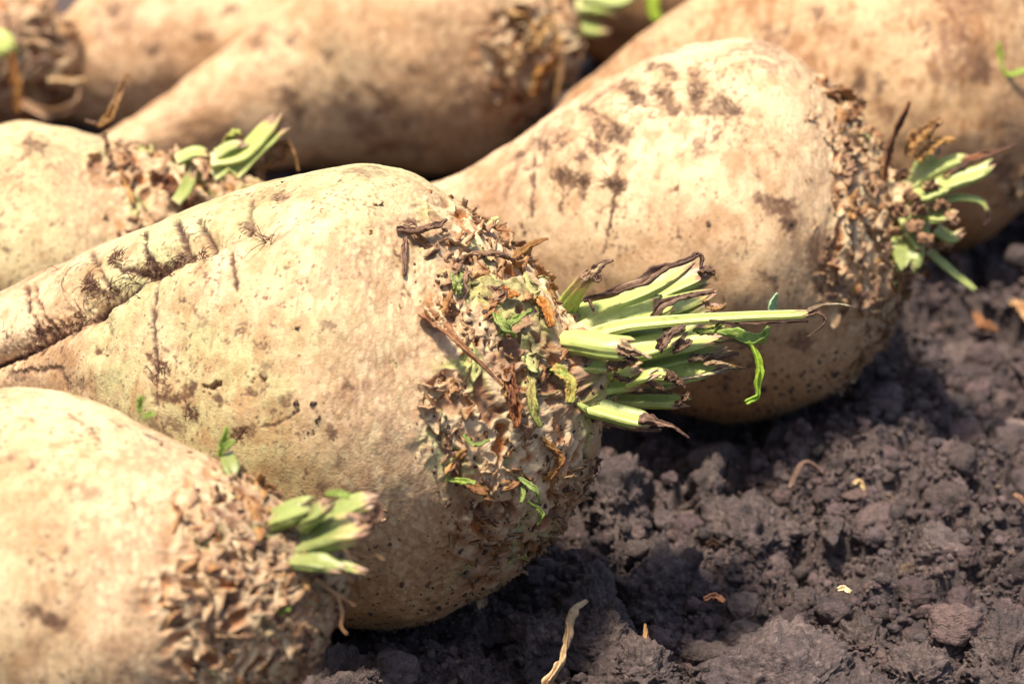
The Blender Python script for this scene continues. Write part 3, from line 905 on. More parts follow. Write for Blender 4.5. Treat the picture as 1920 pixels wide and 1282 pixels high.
flake(B, 68, [(852, 520), (850, 540), (855, 560)], [12, 13, 6], [.001, .003, .002], c0=STALKG * .8, c1=GREENISH * .7, crumple=.4)
flake(B, 69, [(905, 430), (920, 425), (935, 415)], [12, 14, 8], [.0, .002, .003], c0=STALKL * .9, c1=PALE, crumple=.4)
flake(B, 70, [(835, 895), (850, 892), (872, 893)], [4, 7, 4], [.001, .005, .006], c0=C3(.40, .50, .08), c1=LEAFG, crumple=.3, name="young_leaf", mat=M_LEAF)
flake(B, 71, [(866, 815), (872, 828), (892, 818)], [3, 5, 3], [.001, .006, .008], c0=C3(.30, .40, .12), c1=LEAFG * .8, crumple=.3, name="young_leaf", mat=M_LEAF)
flake(B, 72, [(965, 890), (978, 905), (988, 925)], [4, 7, 3], [.001, .006, .006], c0=C3(.38, .46, .18), c1=LEAFG, crumple=.3, name="young_leaf", mat=M_LEAF)
flake(B, 73, [(975, 900), (960, 912), (955, 925)], [3, 5, 2], [.001, .005, .006], c0=C3(.38, .46, .18), c1=LEAFG, crumple=.3, name="young_leaf", mat=M_LEAF)
flake(B, 74, [(985, 935), (995, 950), (985, 965)], [3, 7, 3], [.001, .004, .005], c0=C3(.33, .42, .12), c1=LEAFG, crumple=.3, name="young_leaf", mat=M_LEAF)
flake(B, 75, [(1030, 690), (1045, 720), (1048, 755)], [15, 15, 9], [.001, .004, .004], c0=STALKG * .9, c1=OCHRE, crumple=.3)
flake(B, 76, [(948, 690), (952, 760), (955, 800)], [9, 13, 7], [.001, .004, .003], c0=C3(.40, .16, .06), c1=C3(.2, .08, .04), crumple=.6)
flake(B, 77, [(990, 710), (985, 760), (1000, 800)], [8, 10, 6], [.001, .003, .003], c0=STALKG * .8, c1=C3(.4, .3, .12), crumple=.4)
flake(B, 78, [(1010, 820), (1030, 850), (1020, 890)], [10, 12, 8], [.001, .004, .003], c0=OCHRE * .6, c1=C3(.25, .1, .04), crumple=.5)
flake(B, 79, [(880, 950), (900, 960), (925, 975)], [8, 12, 7], [.001, .003, .003], c0=C3(.3, .14, .06), c1=DARK * 1.6, crumple=.5)
flake(B, 80, [(870, 905), (895, 915), (905, 935)], [9, 13, 8], [.001, .004, .004], c0=OCHRE * .6, c1=C3(.24, .1, .05), crumple=.5)
flake(B, 83, [(1000, 560), (1010, 590), (1020, 620)], [9, 12, 8], [.001, .003, .003], c0=OCHRE, c1=ORANGE * .8, crumple=.4)
flake(B, 84, [(935, 540), (948, 560), (960, 560)], [10, 14, 10], [.0, .002, .002], c0=ORANGE, c1=OCHRE * .8, crumple=.4)


def random_crown(b, base, n, spread, lng, wpx, seed, tint=1.0, brown=.12):
    """a tuft of cut stalk stubs for a beet: base px point on its crown"""
    rng = np.random.RandomState(seed)
    d = b.d0 + base[2]
    for k in range(n):
        a = rng.uniform(-spread, spread)
        L = lng * rng.uniform(.55, 1.15)
        off = rng.normal(0, 1, 3)
        x0, y0 = base[0] + off[0] * 8, base[1] + off[1] * wpx * 1.6
        pts = np.array([P(x0, y0, d + .008 * off[2]), P(x0 + L * .5 * math.cos(a), y0 - L * .5 * math.sin(a), d + .010 * off[2]), P(x0 + L * math.cos(a * 1.1), y0 - L * math.sin(a * 1.1), d + .013 * off[2])])
        w = wpx * rng.uniform(.7, 1.15) * K * d
        o = stalk(b.root, b.loc, pts, [w, w, w * .8], seed=seed * 31 + k, brown=brown, col0=STALKL * tint, col1=STALKG * tint, thick=.6)
        if rng.rand() < .6:
            e = pts[-1]; dirn = nrm(pts[-1] - pts[-2])
            sheet(o[0], b.loc, [e - dirn * .002, e + dirn * .003, e + dirn * .007 + np.array([0, 0, rng.normal() * .003])], [w * .9, w * .8, w * .2], seed=seed * 7 + k, c0=DRYB * 1.4, c1=DARK, crumple=.5)


def wpts(b, dd, lst, w):
    d = b.d0 + dd
    return np.array([P(a[0], a[1], d + (a[2] if len(a) > 2 else 0)) for a in lst]), np.array(w) * K * d


# A: the blurred one in front on the left
A = Beet("blurred sugar beet in the left foreground with short fat green stubs on its crown",
         [(-620, 1240, 60, .03), (-480, 1225, 170, .03), (-300, 1200, 310, .02), (-120, 1175, 392, .01), (50, 1155, 420, 0), (190, 1142, 384, -.004), (320, 1130, 318, -.008), (440, 1108, 240, -.012), (530, 1090, 172, -.016), (590, 1070, 112, -.018), (615, 1062, 70, -.018)],
         420, 620, crown=.79, cells=34, cell_len=.0055, seed=11, green=.25, orange=.35, scale_n=300, scale_size=.0056, warm=.12,
         marks=[(100, 1168, 42, 20, 15, .75, .0008), (60, 1150, 18, 12, 0, .5, .0004), (330, 1090, 12, 10, 0, .4, .0003), (380, 1150, 30, 34, 0, .35, .0005), (15, 850, 12, 8, 0, .4, .0003), (430, 1130, 26, 26, 0, .8, .003), (460, 1100, 18, 12, 0, .8, .002)])


def as_(seed, lst, w, tint=1.0, **k):
    p, wm = wpts(A, -.02, lst, w)
    tint = tint * .88
    return stalk(A.root, A.loc, p, wm, seed=seed, col0=STALKL * tint, col1=STALKG * tint, **k)


as_(201, [(560, 985, .004), (620, 965, .000), (665, 945, -.002), (702, 936, -.003)], [26, 26, 24, 20], brown=.07, thick=.7, tint=.8)
o = as_(202, [(555, 1020, -.006), (610, 1000, -.010), (655, 990, -.012), (685, 985, -.012)], [34, 38, 36, 26], brown=.2, thick=.7, tint=.62)
p, wm = wpts(A, -.033, [(660, 1010), (690, 985), (705, 960), (708, 940)], [8, 18, 16, 5])
sheet(o[0], A.loc, p, wm, seed=8, c0=DRYB * 1.2, c1=DARK, crumple=.5)
as_(203, [(490, 985, -.004), (530, 965, -.008), (575, 950, -.010)], [24, 26, 24], brown=.0, thick=.8, tint=.8, label="short squat green stub cut square")
as_(204, [(570, 980, -.008), (590, 962, -.012), (612, 945, -.013)], [22, 20, 15], brown=.1, thick=.8, tint=.7)
as_(205, [(545, 1045, -.010), (590, 1050, -.014), (632, 1062, -.016)], [24, 24, 12], brown=.05, thick=.6, tint=.65)
as_(206, [(600, 1050, -.010), (640, 1058, -.013), (675, 1070, -.014)], [14, 13, 9], brown=.1, thick=.6, tint=.75)
as_(207, [(425, 850, .010), (432, 872, .006), (440, 890, .004)], [13, 16, 14], brown=.0, thick=.8, tint=.6)
for sd, lst, w in ((1, [(262, 775), (262, 755), (266, 742)], [4, 10, 5]), (2, [(266, 782), (280, 778), (292, 775)], [4, 8, 3]), (3, [(410, 855), (418, 830), (424, 800)], [5, 12, 5]), (4, [(412, 845), (430, 832), (442, 826)], [4, 7, 3]),
                   (5, [(486, 1135), (492, 1150), (500, 1160)], [6, 10, 5]), (6, [(520, 1150), (532, 1142), (545, 1140)], [4, 9, 5]), (7, [(655, 930), (630, 925), (610, 926)], [8, 9, 3])):
    p, wm = wpts(A, -.035 if sd > 2 else -.012, lst, w)
    if sd in (3, 4): p, wm = wpts(A, -.012, lst, w)
    sheet(A.root, A.loc, p, wm, seed=sd, c0=C3(.34, .50, .09), c1=C3(.42, .50, .12), crumple=.3, name="young_leaf", mat=M_LEAF, roll=1.0)
acc = Acc()
for lst, r in (([(590, 1085), (620, 1105), (665, 1135)], .0006), ([(632, 1110), (642, 1150), (640, 1175), (650, 1188)], .0005), ([(650, 1030), (690, 1045), (705, 1040), (720, 1050)], .0004), ([(640, 1070), (655, 1085), (662, 1092)], .0006)):
    p, _ = wpts(A, -.03, lst, [1] * len(lst))
    c = resample(spline(p, 40), 24)
    acc = Acc()
    tube(acc, c, np.linspace(r, r * .5, 24), C3(.45, .25, .12), 6)
    acc.build("dry_fibre", M_STRAW, A.root, A.loc)

# C: right, behind the middle one
C_marks = [(1228, 128, 16, 7, 0, .75, .0004), (1257, 138, 13, 7, 20, .7, .0004), (1243, 170, 18, 15, 20, .8, .0008), (1250, 190, 16, 10, 20, .7, .0008), (1263, 202, 16, 8, 0, .6, .0005), (1307, 162, 16, 22, 0, .8, .0008), (1304, 190, 13, 14, 0, .7, .0006),
           (1345, 190, 16, 16, 0, .7, .0008), (1377, 200, 18, 11, 0, .8, .0008), (1320, 203, 14, 5, 0, .7, .0005), (1177, 160, 16, 8, 0, .7, .0008), (1190, 183, 16, 9, 25, .7, .0006), (1160, 247, 20, 15, 0, .85, .001), (1120, 238, 9, 14, -20, .6, .0006),
           (1123, 277, 18, 10, 15, .65, .0008), (1017, 273, 16, 13, 40, .65, .0008), (973, 290, 10, 10, -20, .55, .0006), (1053, 260, 10, 10, 0, .5, .0006), (1060, 338, 24, 16, 20, .85, .001), (1093, 343, 11, 26, 0, .75, .0008), (1090, 292, 9, 14, 0, .5, .0005),
           (1163, 300, 7, 18, 10, .75, .0006), (1153, 347, 11, 18, 10, .85, .0008), (1057, 378, 4, 18, 0, .6, .0003), (1347, 243, 6, 16, 35, .65, .0005), (1267, 357, 5, 5, 0, .9, .0008), (1268, 440, 4, 4, 0, .7, .0004), (1300, 128, 10, 5, 0, .5, .0003),
           (1457, 383, 40, 13, 10, .6, .0008), (1475, 420, 16, 20, 0, .5, .0005), (1090, 406, 3, 3, 0, .6, .0002), (1500, 640, 20, 14, 0, .4, .0004), (1440, 520, 24, 10, 30, .35, .0003), (1540, 480, 26, 40, 10, .45, .0006), (1310, 270, 8, 20, 0, .35, .0004), (1560, 545, 26, 20, 0, .5, .0008)]
C_gr = [([(1152, 360), (1148, 400), (1133, 475)], 3, .0004, .65), ([(1000, 292), (997, 350), (995, 405)], 4, .0006, .45), ([(1090, 200), (1125, 215), (1160, 240)], 4, .0006, .45), ([(1190, 190), (1240, 200)], 3, .0004, .4), ([(1155, 380), (1120, 400)], 3, .0002, .4),
        ([(1170, 150), (1140, 165), (1085, 210)], 4, .0006, .4), ([(1025, 270), (1015, 310), (985, 320)], 4, .0005, .4)]
Cb = Beet("big sugar beet on the right behind the middle one, spotted with brown root scars",
          [(700, 395, 34, .01), (820, 400, 62, .01), (930, 412, 132, .010), (1040, 424, 222, .006), (1160, 432, 300, .003), (1270, 437, 345, 0), (1370, 438, 364, 0), (1460, 438, 350, 0), (1540, 438, 305, -.002), (1605, 434, 236, -.004), (1655, 428, 160, -.006), (1680, 424, 96, -.007)],
          560, 820, crown=.76, cells=23, cell_len=.008, seed=5, marks=[(a, b, c * 1.25, d * 1.25, e, min(1, f * 1.2), g) for a, b, c, d, e, f, g in C_marks], grooves=C_gr, green=.1, orange=.4, scale_n=520, scale_size=.0066, warm=.05, bark=.5, amp=.8)
Cb.hairs([(1060, 338, 14, .007, 12), (1160, 247, 12, .006, 10), (1153, 347, 22, .008, 8), (1093, 343, 12, .006, 9), (1307, 170, 10, .005, 12), (1377, 200, 10, .005, 10), (1123, 277, 10, .008, 9), (1017, 273, 10, .006, 9), (1243, 175, 10, .006, 10), (1190, 183, 10, .008, 9)])


def cs(seed, lst, w, tint=1.0, dd=-.022, **k):
    p, wm = wpts(Cb, dd, lst, np.array(w) * 1.05)
    tint = tint * .84
    return stalk(Cb.root, Cb.loc, p, wm, seed=seed, col0=STALKL * tint, col1=STALKG * tint, **k)


def ct(par, seed, lst, w, dd=-.024, **k):
    p, wm = wpts(Cb, dd, lst, w)
    return sheet(par, Cb.loc, p, wm, seed=seed, **k)


cs(301, [(1690, 440, 0), (1700, 470, -.004), (1698, 500, -.006)], [26, 28, 22], brown=.0, thick=.7, tint=.85)
cs(302, [(1700, 400, 0), (1722, 440, -.004), (1735, 465, -.005)], [22, 22, 18], brown=.05, tint=.9)
cs(303, [(1700, 350, .004), (1745, 320, .002), (1800, 298, .0), (1820, 297, .0)], [16, 16, 13, 8], brown=.03, tint=1.0)
cs(304, [(1730, 360, .0), (1780, 340, -.003), (1830, 325, -.004), (1858, 308, -.004)], [18, 20, 17, 9], brown=.03, tint=1.0)
cs(305, [(1710, 370, -.002), (1740, 360, -.006), (1765, 350, -.007)], [22, 22, 18], brown=.0, tint=1.05)
cs(306, [(1730, 400, -.002), (1760, 405, -.006), (1790, 402, -.008)], [20, 18, 12], brown=.08, tint=1.0)
cs(307, [(1720, 330, .004), (1735, 305, .004), (1755, 280, .004)], [16, 15, 10], brown=.15, tint=.9)
cs(308, [(1750, 380, .0), (1800, 370, -.002), (1840, 378, -.002), (1853, 394, -.002)], [10, 9, 7, 4], brown=.05, tint=1.0)
cs(309, [(1755, 430, .0), (1785, 445, -.002), (1800, 438, -.002)], [14, 12, 7], brown=.1, tint=1.0)
o = cs(310, [(1740, 470, .004), (1775, 500, .002), (1822, 538, .0)], [9, 9, 7], brown=.0, tint=.8)
ct(Cb.root, 1, [(1655, 340), (1665, 290), (1682, 240), (1705, 190)], [9, 14, 14, 5], c0=C3(.36, .14, .05), c1=DARK * 1.4, crumple=.3, name="dried_leaf", roll=1.3)
ct(Cb.root, 2, [(1770, 335), (1810, 305), (1850, 290), (1905, 272)], [6, 12, 10, 3], c0=C3(.36, .15, .06), c1=DARK * 1.4, crumple=.3, name="dried_leaf")
ct(Cb.root, 3, [(1852, 392), (1855, 405), (1846, 425)], [4, 5, 3], c0=DARK, c1=DARK, crumple=.3, name="dried_leaf")
ct(Cb.root, 4, [(1700, 290), (1730, 255), (1765, 225)], [14, 22, 14], c0=OCHRE * .9, c1=DRYB, crumple=.6, name="dried_leaf")
ct(Cb.root, 5, [(1720, 300), (1755, 270), (1790, 258)], [12, 14, 6], c0=OCHRE, c1=C3(.45, .25, .1), crumple=.6, name="dried_leaf")
ct(Cb.root, 6, [(1620, 400), (1640, 430), (1650, 470)], [12, 16, 8], dd=-.022, c0=ORANGE, c1=C3(.3, .12, .05), crumple=.5, name="dried_leaf")
for k, (x, y) in enumerate([(1712, 372), (1725, 395), (1745, 350), (1765, 385), (1715, 425), (1735, 448), (1782, 415), (1690, 400), (1690, 330), (1705, 350), (1690, 375), (1720, 345), (1760, 430), (1770, 460), (1745, 480), (1640, 540), (1670, 540), (1690, 535), (1650, 570), (1680, 520)]):
    ct(Cb.root, 20 + k, [(x - 14, y + 6), (x, y - 4), (x + 14, y + 4)], [8, 12, 6], dd=-.030 if k < 8 else -.016, c0=C3(.42, .24, .13), c1=DRYB, crumple=.8, curl=1.0, name="dried_leaf_base", roll=k * .7)

# D: upper right, behind C
D = Beet("darker brownish sugar beet filling the upper right corner behind the spotted one",
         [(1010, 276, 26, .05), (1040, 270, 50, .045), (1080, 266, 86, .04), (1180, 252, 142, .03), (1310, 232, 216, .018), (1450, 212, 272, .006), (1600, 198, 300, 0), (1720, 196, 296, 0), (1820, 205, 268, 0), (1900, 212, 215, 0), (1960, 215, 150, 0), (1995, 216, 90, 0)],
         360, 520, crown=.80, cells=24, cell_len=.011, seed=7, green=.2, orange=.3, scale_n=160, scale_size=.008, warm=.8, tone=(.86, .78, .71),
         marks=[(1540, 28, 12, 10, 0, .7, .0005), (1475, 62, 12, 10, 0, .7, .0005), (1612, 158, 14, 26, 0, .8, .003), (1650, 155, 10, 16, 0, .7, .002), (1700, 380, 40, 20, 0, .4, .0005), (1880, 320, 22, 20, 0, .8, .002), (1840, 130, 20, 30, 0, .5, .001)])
for k, (lst, w) in enumerate([([(1872, 80), (1874, 110), (1886, 138), (1925, 132)], [5, 7, 8, 6]), ([(1885, 138), (1880, 120), (1878, 96)], [4, 6, 3])]):
    p, wm = wpts(D, -.05, lst, w)
    sheet(D.root, D.loc, p, wm, seed=k, c0=C3(.42, .60, .08), c1=C3(.45, .60, .1), crumple=.3, name="young_leaf", mat=M_LEAF, roll=1.0)

# E: left, behind the tail of the middle beet
E = Beet("pale sugar beet at the left edge with torn leafy crown behind the middle beet's tail",
         [(-420, 560, 50, .01), (-260, 540, 150, .01), (-100, 515, 240, .005), (60, 492, 272, 0), (170, 480, 246, 0), (260, 462, 200, -.002), (350, 440, 150, -.004), (430, 415, 108, -.006), (480, 398, 66, -.007)],
         320, 480, crown=.70, cells=20, cell_len=.0085, seed=13, green=.45, orange=.35, scale_n=260, scale_size=.0075, bark=.5,
         marks=[(70, 278, 26, 14, 15, .9, .0008), (58, 262, 6, 12, -10, .7, .0004), (45, 290, 8, 5, 0, .7, .0003)])
for sd, lst, w, c0 in ((6, [(330, 300), (365, 285), (390, 290)], [15, 16, 12], .8), (7, [(405, 290), (430, 275), (455, 268)], [14, 14, 9], .8), (1, [(395, 300), (450, 290), (500, 240), (520, 215)], [20, 20, 18, 12], 1.0), (2, [(440, 330), (475, 290), (520, 250), (535, 240)], [14, 14, 12, 8], .95), (4, [(400, 330), (430, 310), (455, 330)], [18, 18, 12], .9),
                       (5, [(330, 380), (350, 350), (360, 320)], [12, 14, 10], .8)):
    p, wm = wpts(E, -.035 if sd != 3 else -.01, lst, w)
    stalk(E.root, E.loc, p, wm, seed=400 + sd, brown=.12, col0=STALKL * c0, col1=STALKG * c0)
for sd, lst, w, c0, c1 in ((1, [(182, 235), (205, 220), (222, 180), (240, 138)], [8, 10, 9, 4], OCHRE * .8, DRYB * 1.3), (2, [(160, 226), (185, 232), (205, 228)], [3, 4, 5], DRYB, DARK), (3, [(196, 250), (200, 280), (208, 300)], [7, 8, 6], C3(.45, .28, .15), DRYB),
                           (4, [(480, 330), (510, 300), (530, 270), (545, 285)], [20, 28, 20, 6], DRYB, OCHRE * .6), (5, [(540, 262), (552, 290), (560, 320)], [3, 4, 2], OCHRE, DRYB), (6, [(310, 330), (330, 360), (355, 395)], [14, 22, 10], C3(.30, .10, .03), DARK * 1.4),
                           (7, [(350, 300), (370, 330), (400, 370)], [14, 16, 8], STALKL * .8, OCHRE * .6), (8, [(420, 270), (440, 250), (455, 255)], [12, 14, 6], STALKG, OCHRE * .7)):
    p, wm = wpts(E, -.03 if sd > 2 else -.005, lst, w)
    sheet(E.root, E.loc, p, wm, seed=sd + 9, c0=c0, c1=c1, crumple=.45, name="dried_leaf", roll=sd * .5)

# F: centre top
Fb = Beet("blurred sugar beet at the top centre right behind the middle one",
          [(180, 300, 34, -.02), (290, 262, 62, -.015), (390, 225, 98, -.01), (490, 188, 134, -.004), (600, 148, 172, .005), (700, 118, 216, 0), (790, 102, 238, 0), (880, 92, 224, 0), (950, 86, 184, 0), (1005, 82, 132, 0), (1035, 80, 84, 0)],
          320, 460, crown=.76, cells=22, cell_len=.010, seed=17, green=.1, orange=.5, scale_n=150, scale_size=.009, warm=.10, film_shade=.3, tone=(1, .97, .93),
          marks=[(540, 180, 26, 20, 30, .55, .001), (560, 215, 16, 12, 0, .6, .0008), (610, 100, 14, 10, 20, .5, .0004), (660, 190, 12, 8, 0, .45, .0004), (712, 170, 8, 8, 0, .5, .0004), (640, 160, 18, 6, 40, .4, .0003), (705, 215, 7, 7, 0, .6, .0003), (780, 130, 9, 9, 0, .45, .0003),
                 (820, 160, 7, 7, 0, .45, .0003), (540, 80, 18, 9, -30, .5, .0006), (480, 80, 20, 12, 0, .45, .0004), (760, 230, 8, 10, 0, .45, .0003), (870, 170, 10, 40, 0, .3, .0008), (700, 290, 12, 12, 0, .4, .0003)])
for sd, lst, w, c0, c1 in ((1, [(905, 20), (935, 70), (950, 140), (965, 165)], [8, 8, 8, 5], C3(.35, .2, .1), DARK * 1.6), (2, [(985, 90), (1010, 60), (1035, 40), (1050, 80)], [14, 18, 16, 8], OCHRE, PALE * .7), (3, [(1000, 180), (1015, 130), (1040, 120)], [12, 16, 10], OCHRE * .8, ORANGE * .7),
                           (4, [(940, 20), (980, 40), (1000, 90)], [16, 20, 12], OCHRE * .8, PALE * .7), (5, [(1010, 40), (1040, 80), (1050, 150), (1040, 200)], [10, 14, 12, 6], OCHRE * .7, DRYB)):
    p, wm = wpts(Fb, -.04 if sd != 5 else -.02, lst, w)
    sheet(Fb.root, Fb.loc, p, wm, seed=sd + 29, c0=c0, c1=c1, crumple=.45, name="dried_leaf", roll=sd * .5)

# farther ones, much blurred
G2 = Beet("far sugar beet at the top left, pale and heavily blurred, behind the top centre one",
          [(120, 150, 90, .012), (200, 130, 140, .012), (300, 105, 172, .012), (420, 75, 186, .012), (560, 30, 170, .015), (680, 0, 130, .02), (740, -20, 80, .02)],
          180, 260, crown=.85, cells=20, cell_len=.011, seed=19, green=.1, orange=.3, scale_n=40, scale_size=.009, warm=.08, film_shade=.4,
          marks=[(290, 95, 22, 14, 0, .6, .0008), (215, 20, 22, 10, -30, .7, .0006), (380, 70, 22, 12, -20, .5, .0005), (430, 20, 24, 14, 0, .5, .0005)])
G = Beet("sugar beet in the top left corner showing only its dark torn crown",
         [(-420, 110, 50, 0), (-280, 110, 130, 0), (-140, 108, 168, 0), (-20, 106, 156, 0), (60, 108, 118, 0), (110, 112, 72, 0)],
         180, 260, crown=.60, cells=18, cell_len=.011, seed=23, green=.1, orange=.25, scale_n=150, scale_size=.010, warm=.4, bark=.9)
for sd, lst, w, c0, c1 in ((1, [(20, 100), (28, 150), (34, 210)], [12, 14, 10], OCHRE * .7, ORANGE * .6), (2, [(90, 150), (120, 152), (160, 148)], [9, 10, 5], PALE * .9, OCHRE), (3, [(40, 195), (90, 212), (140, 195), (150, 160)], [10, 12, 11, 6], C3(.6, .4, .26), TAN), (4, [(40, 60), (100, 70), (140, 110)], [14, 20, 10], C3(.5, .33, .2), DRYB),
                           (5, [(50, 130), (80, 110), (110, 130)], [12, 16, 10], DRYB, DARK)):
    p, wm = wpts(G, -.05, lst, w)
    sheet(G.root, G.loc, p, wm, seed=sd + 39, c0=c0, c1=c1, crumple=.35, name="dried_leaf", roll=sd * .5)
p, wm = wpts(G, -.05, [(-35, 70), (-5, 75), (16, 95)], [26, 28, 20])
stalk(G.root, G.loc, p, wm, seed=501, col0=STALKL * 1.1, col1=STALKG * 1.2, brown=0)
H = Beet("distant sugar beet at the top edge with an orange and green crown",
         [(740, -70, 70, 0), (860, -50, 130, 0), (960, -25, 155, 0), (1050, -5, 135, 0), (1110, 15, 98, 0), (1140, 25, 60, 0)],
         160, 240, crown=.6, cells=18, cell_len=.011, seed=29, green=.5, orange=.5, scale_n=90, scale_size=.010, warm=.2)
for sd, lst, w, t in ((1, [(1070, 40), (1100, 50), (1135, 60)], [18, 20, 14], .9), (2, [(1080, 10), (1110, 10), (1150, 20)], [18, 20, 14], 1.0), (4, [(1090, -10), (1160, 0), (1200, -20)], [16, 20, 14], .9)):
    p, wm = wpts(H, -.075, lst, w)
    stalk(H.root, H.loc, p, wm, seed=510 + sd, col0=STALKL * t, col1=STALKG * t)
p, wm = wpts(H, -.08, [(1180, -40), (1215, -10), (1232, 40)], [10, 17, 12])
sheet(H.root, H.loc, p, wm, seed=77, c0=C3(.45, .62, .05), c1=C3(.5, .62, .08), crumple=.2, name="young_leaf", mat=M_LEAF)
I = Beet("farthest sugar beet at the top edge, dull brown behind the distant crown",
         [(940, -90, 70, .01), (1080, -60, 140, .01), (1200, -40, 185, .01), (1310, -40, 165, .01), (1400, -40, 100, .01)],
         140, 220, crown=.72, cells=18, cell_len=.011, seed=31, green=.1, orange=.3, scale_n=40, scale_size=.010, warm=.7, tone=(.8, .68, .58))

B.soil_bits(1500, .0007)
Cb.soil_bits(1500, .0007)
A.soil_bits(900)
E.soil_bits(500)

# ------------------------------------------------------------------ the soil
def soil_height(x, y, fine=True):
    p = np.stack([x, y, np.zeros_like(x)], -1)
    wx, wy = fbm(p + 3, 35, 3, 91) * .012, fbm(p + 7, 35, 3, 92) * .012
    h = fbm(p, 7, 3, 90) * .010
    X, Y = x + wx, y + wy
    fine2 = fbm(p, 160, 3, 99)
    for sc, am, sd, pw in ((.055, .016, 1, .5), (.026, .010, 2, .6), (.0125, .0066, 3, .55), (.0055, .0034, 4, .55), (.0025, .0016, 5, .6)):
        F1, F2, idr, du, dv = worley(X / sc + sd * 7.3 + .35 * fine2, Y / sc + sd * 3.1, 100 + sd)
        dome = np.clip(1 - (F1 / .62) ** 2, 0, 1) ** pw
        keep = np.clip((idr - .25) * 1.6, 0, 1)
        h = h + am * (dome * keep - .35) + am * .35 * du * (idr - .5)
    h = h + fbm(p, 110, 3, 96, ridged=True) * .0022 + fbm(p, 420, 4, 95, ridged=True) * .0011
    return h


def soil_color(p, h):
    n = fbm(p, 60, 5, 131, gain=.6)
    f = fbm(p, 700, 3, 132)
    c = mix(SOIL * .8, SOIL * C3(1.35, 1.3, 1.2), sst(-.4, .5, n + .4 * f))
    c = mix(c, C3(.24, .19, .165), .6 * sst(.2, .55, f + .3 * n))
    return c


def graded(a, b, step, far, n):
    core = np.arange(a, b, step)
    g = np.geomspace(step, far, n)
    return np.concatenate([a - np.cumsum(g)[::-1], core, core[-1] + np.cumsum(g)])


gx = graded(-.06, .29, .00085, 14, 60)
gy = graded(.62, 1.16, .0010, 14, 60)
GX, GY = np.meshgrid(gx, gy)
near = (GX > -1.5) & (GX < 1.8) & (GY > -.5) & (GY < 3.0)
GZ = np.zeros_like(GX)
GZ[near] = soil_height(GX[near], GY[near])
GZ *= sst(2.5, .6, np.hypot(GX - .1, GY - .9))
GZ -= .004
# the soil is pressed down under each beet
CAP = np.full(GZ.shape, 1e3)
for b in BEETS:
    sp = b.sp[::8]
    for (cx, cy, cz_, r) in sp:
        if r < .004: continue
        ix = np.searchsorted(gx, [cx - r * 1.0, cx + r * 1.0]); iy = np.searchsorted(gy, [cy - r, cy + r])
        sub = np.s_[iy[0]:iy[1], ix[0]:ix[1]]
        dd = (GX[sub] - cx) ** 2 + (GY[sub] - cy) ** 2
        cap = cz_ - np.sqrt(np.clip(r * r - dd, 0, None))
        CAP[sub] = np.minimum(CAP[sub], np.where(dd < r * r, cap, 1e3))
GZ = np.where(CAP < 900, np.minimum(GZ, CAP + .0025), GZ)
nx, ny = len(gx), len(gy)
gp = np.stack([GX, GY, GZ], -1).reshape(-1, 3)
soil = new_mesh("soil", gp, grid_faces(ny, nx, False), None, soil_color(gp, GZ), True, M_SOIL)
tag(soil, "dark purplish brown crumbly field soil under the beets", kind="structure")


def ground_z(x, y):
    i = np.clip(np.searchsorted(gy, y), 0, ny - 1); j = np.clip(np.searchsorted(gx, x), 0, nx - 1)
    return GZ[i, j]


def ground_at(px, py, z=0.0):
    d = (CAMH - z) / (math.sin(PITCH) - (641 - py) * K * math.cos(PITCH))
    return P(px, py, d)


ICO = {k: ico(k) for k in (1, 2, 3, 4, 6, 7)}


def inside_beet(p, pad):
    for b in BEETS:
        sp = b.sp[::10]
        d = np.linalg.norm(sp[:, :3] - p, axis=1) - sp[:, 3]
        if d.min() < pad: return True
    return False


def clod_shape(v, seed, rough=1.0, blocky=.5, level=6, gran=1.0):
    rng = np.random.RandomState(seed)
    # cut a few flat faces to make it angular
    r = np.ones(len(v))
    for _ in range(int(9 * blocky) + 2):
        n = nrm(rng.normal(size=3)); k = rng.uniform(.5, .88)
        d = v @ n
        r = np.where(d > 1e-3, np.minimum(r, k / np.maximum(d, 1e-3)), r)
    q = v * r[:, None]
    o = rng.rand(3) * 50
    a = fbm(q + o, 1.6, 3, seed) * .3 + fbm(q + o, 4, 3, seed + 1, ridged=True) * .13 * rough
    if level >= 4:
        a = a + fbm(q + o, 9, 4, seed + 2, ridged=True) * .075 * rough + fbm(q + o, 26, 3, seed + 3) * .06 * rough
    return q * (1 + a)[:, None]


def grain(q, seed):
    """crumbly relief in metres, the same size on every clod"""
    w1, w2 = fbm(q, 180, 3, seed + 8) * .0016, fbm(q + 5, 180, 3, seed + 9) * .0016
    g = 0
    for sc, am in ((.0085, .0036), (.0038, .0020), (.0018, .0010)):
        F1, F2, idr, _, _ = worley((q[:, 0] + w1 + .3 * q[:, 1]) / sc, (q[:, 1] * .75 + q[:, 2] * 1.0 + w2) / sc, seed + int(sc * 1e4))
        g = g + am * (np.clip(1 - (F1 / .62) ** 2, 0, 1) ** .6 * np.clip(idr * 1.9 - .6, 0, 1) - .3)
    return g + fbm(q, 330, 4, seed + 10, ridged=True) * .0009 + fbm(q, 1100, 2, seed + 12) * .0003


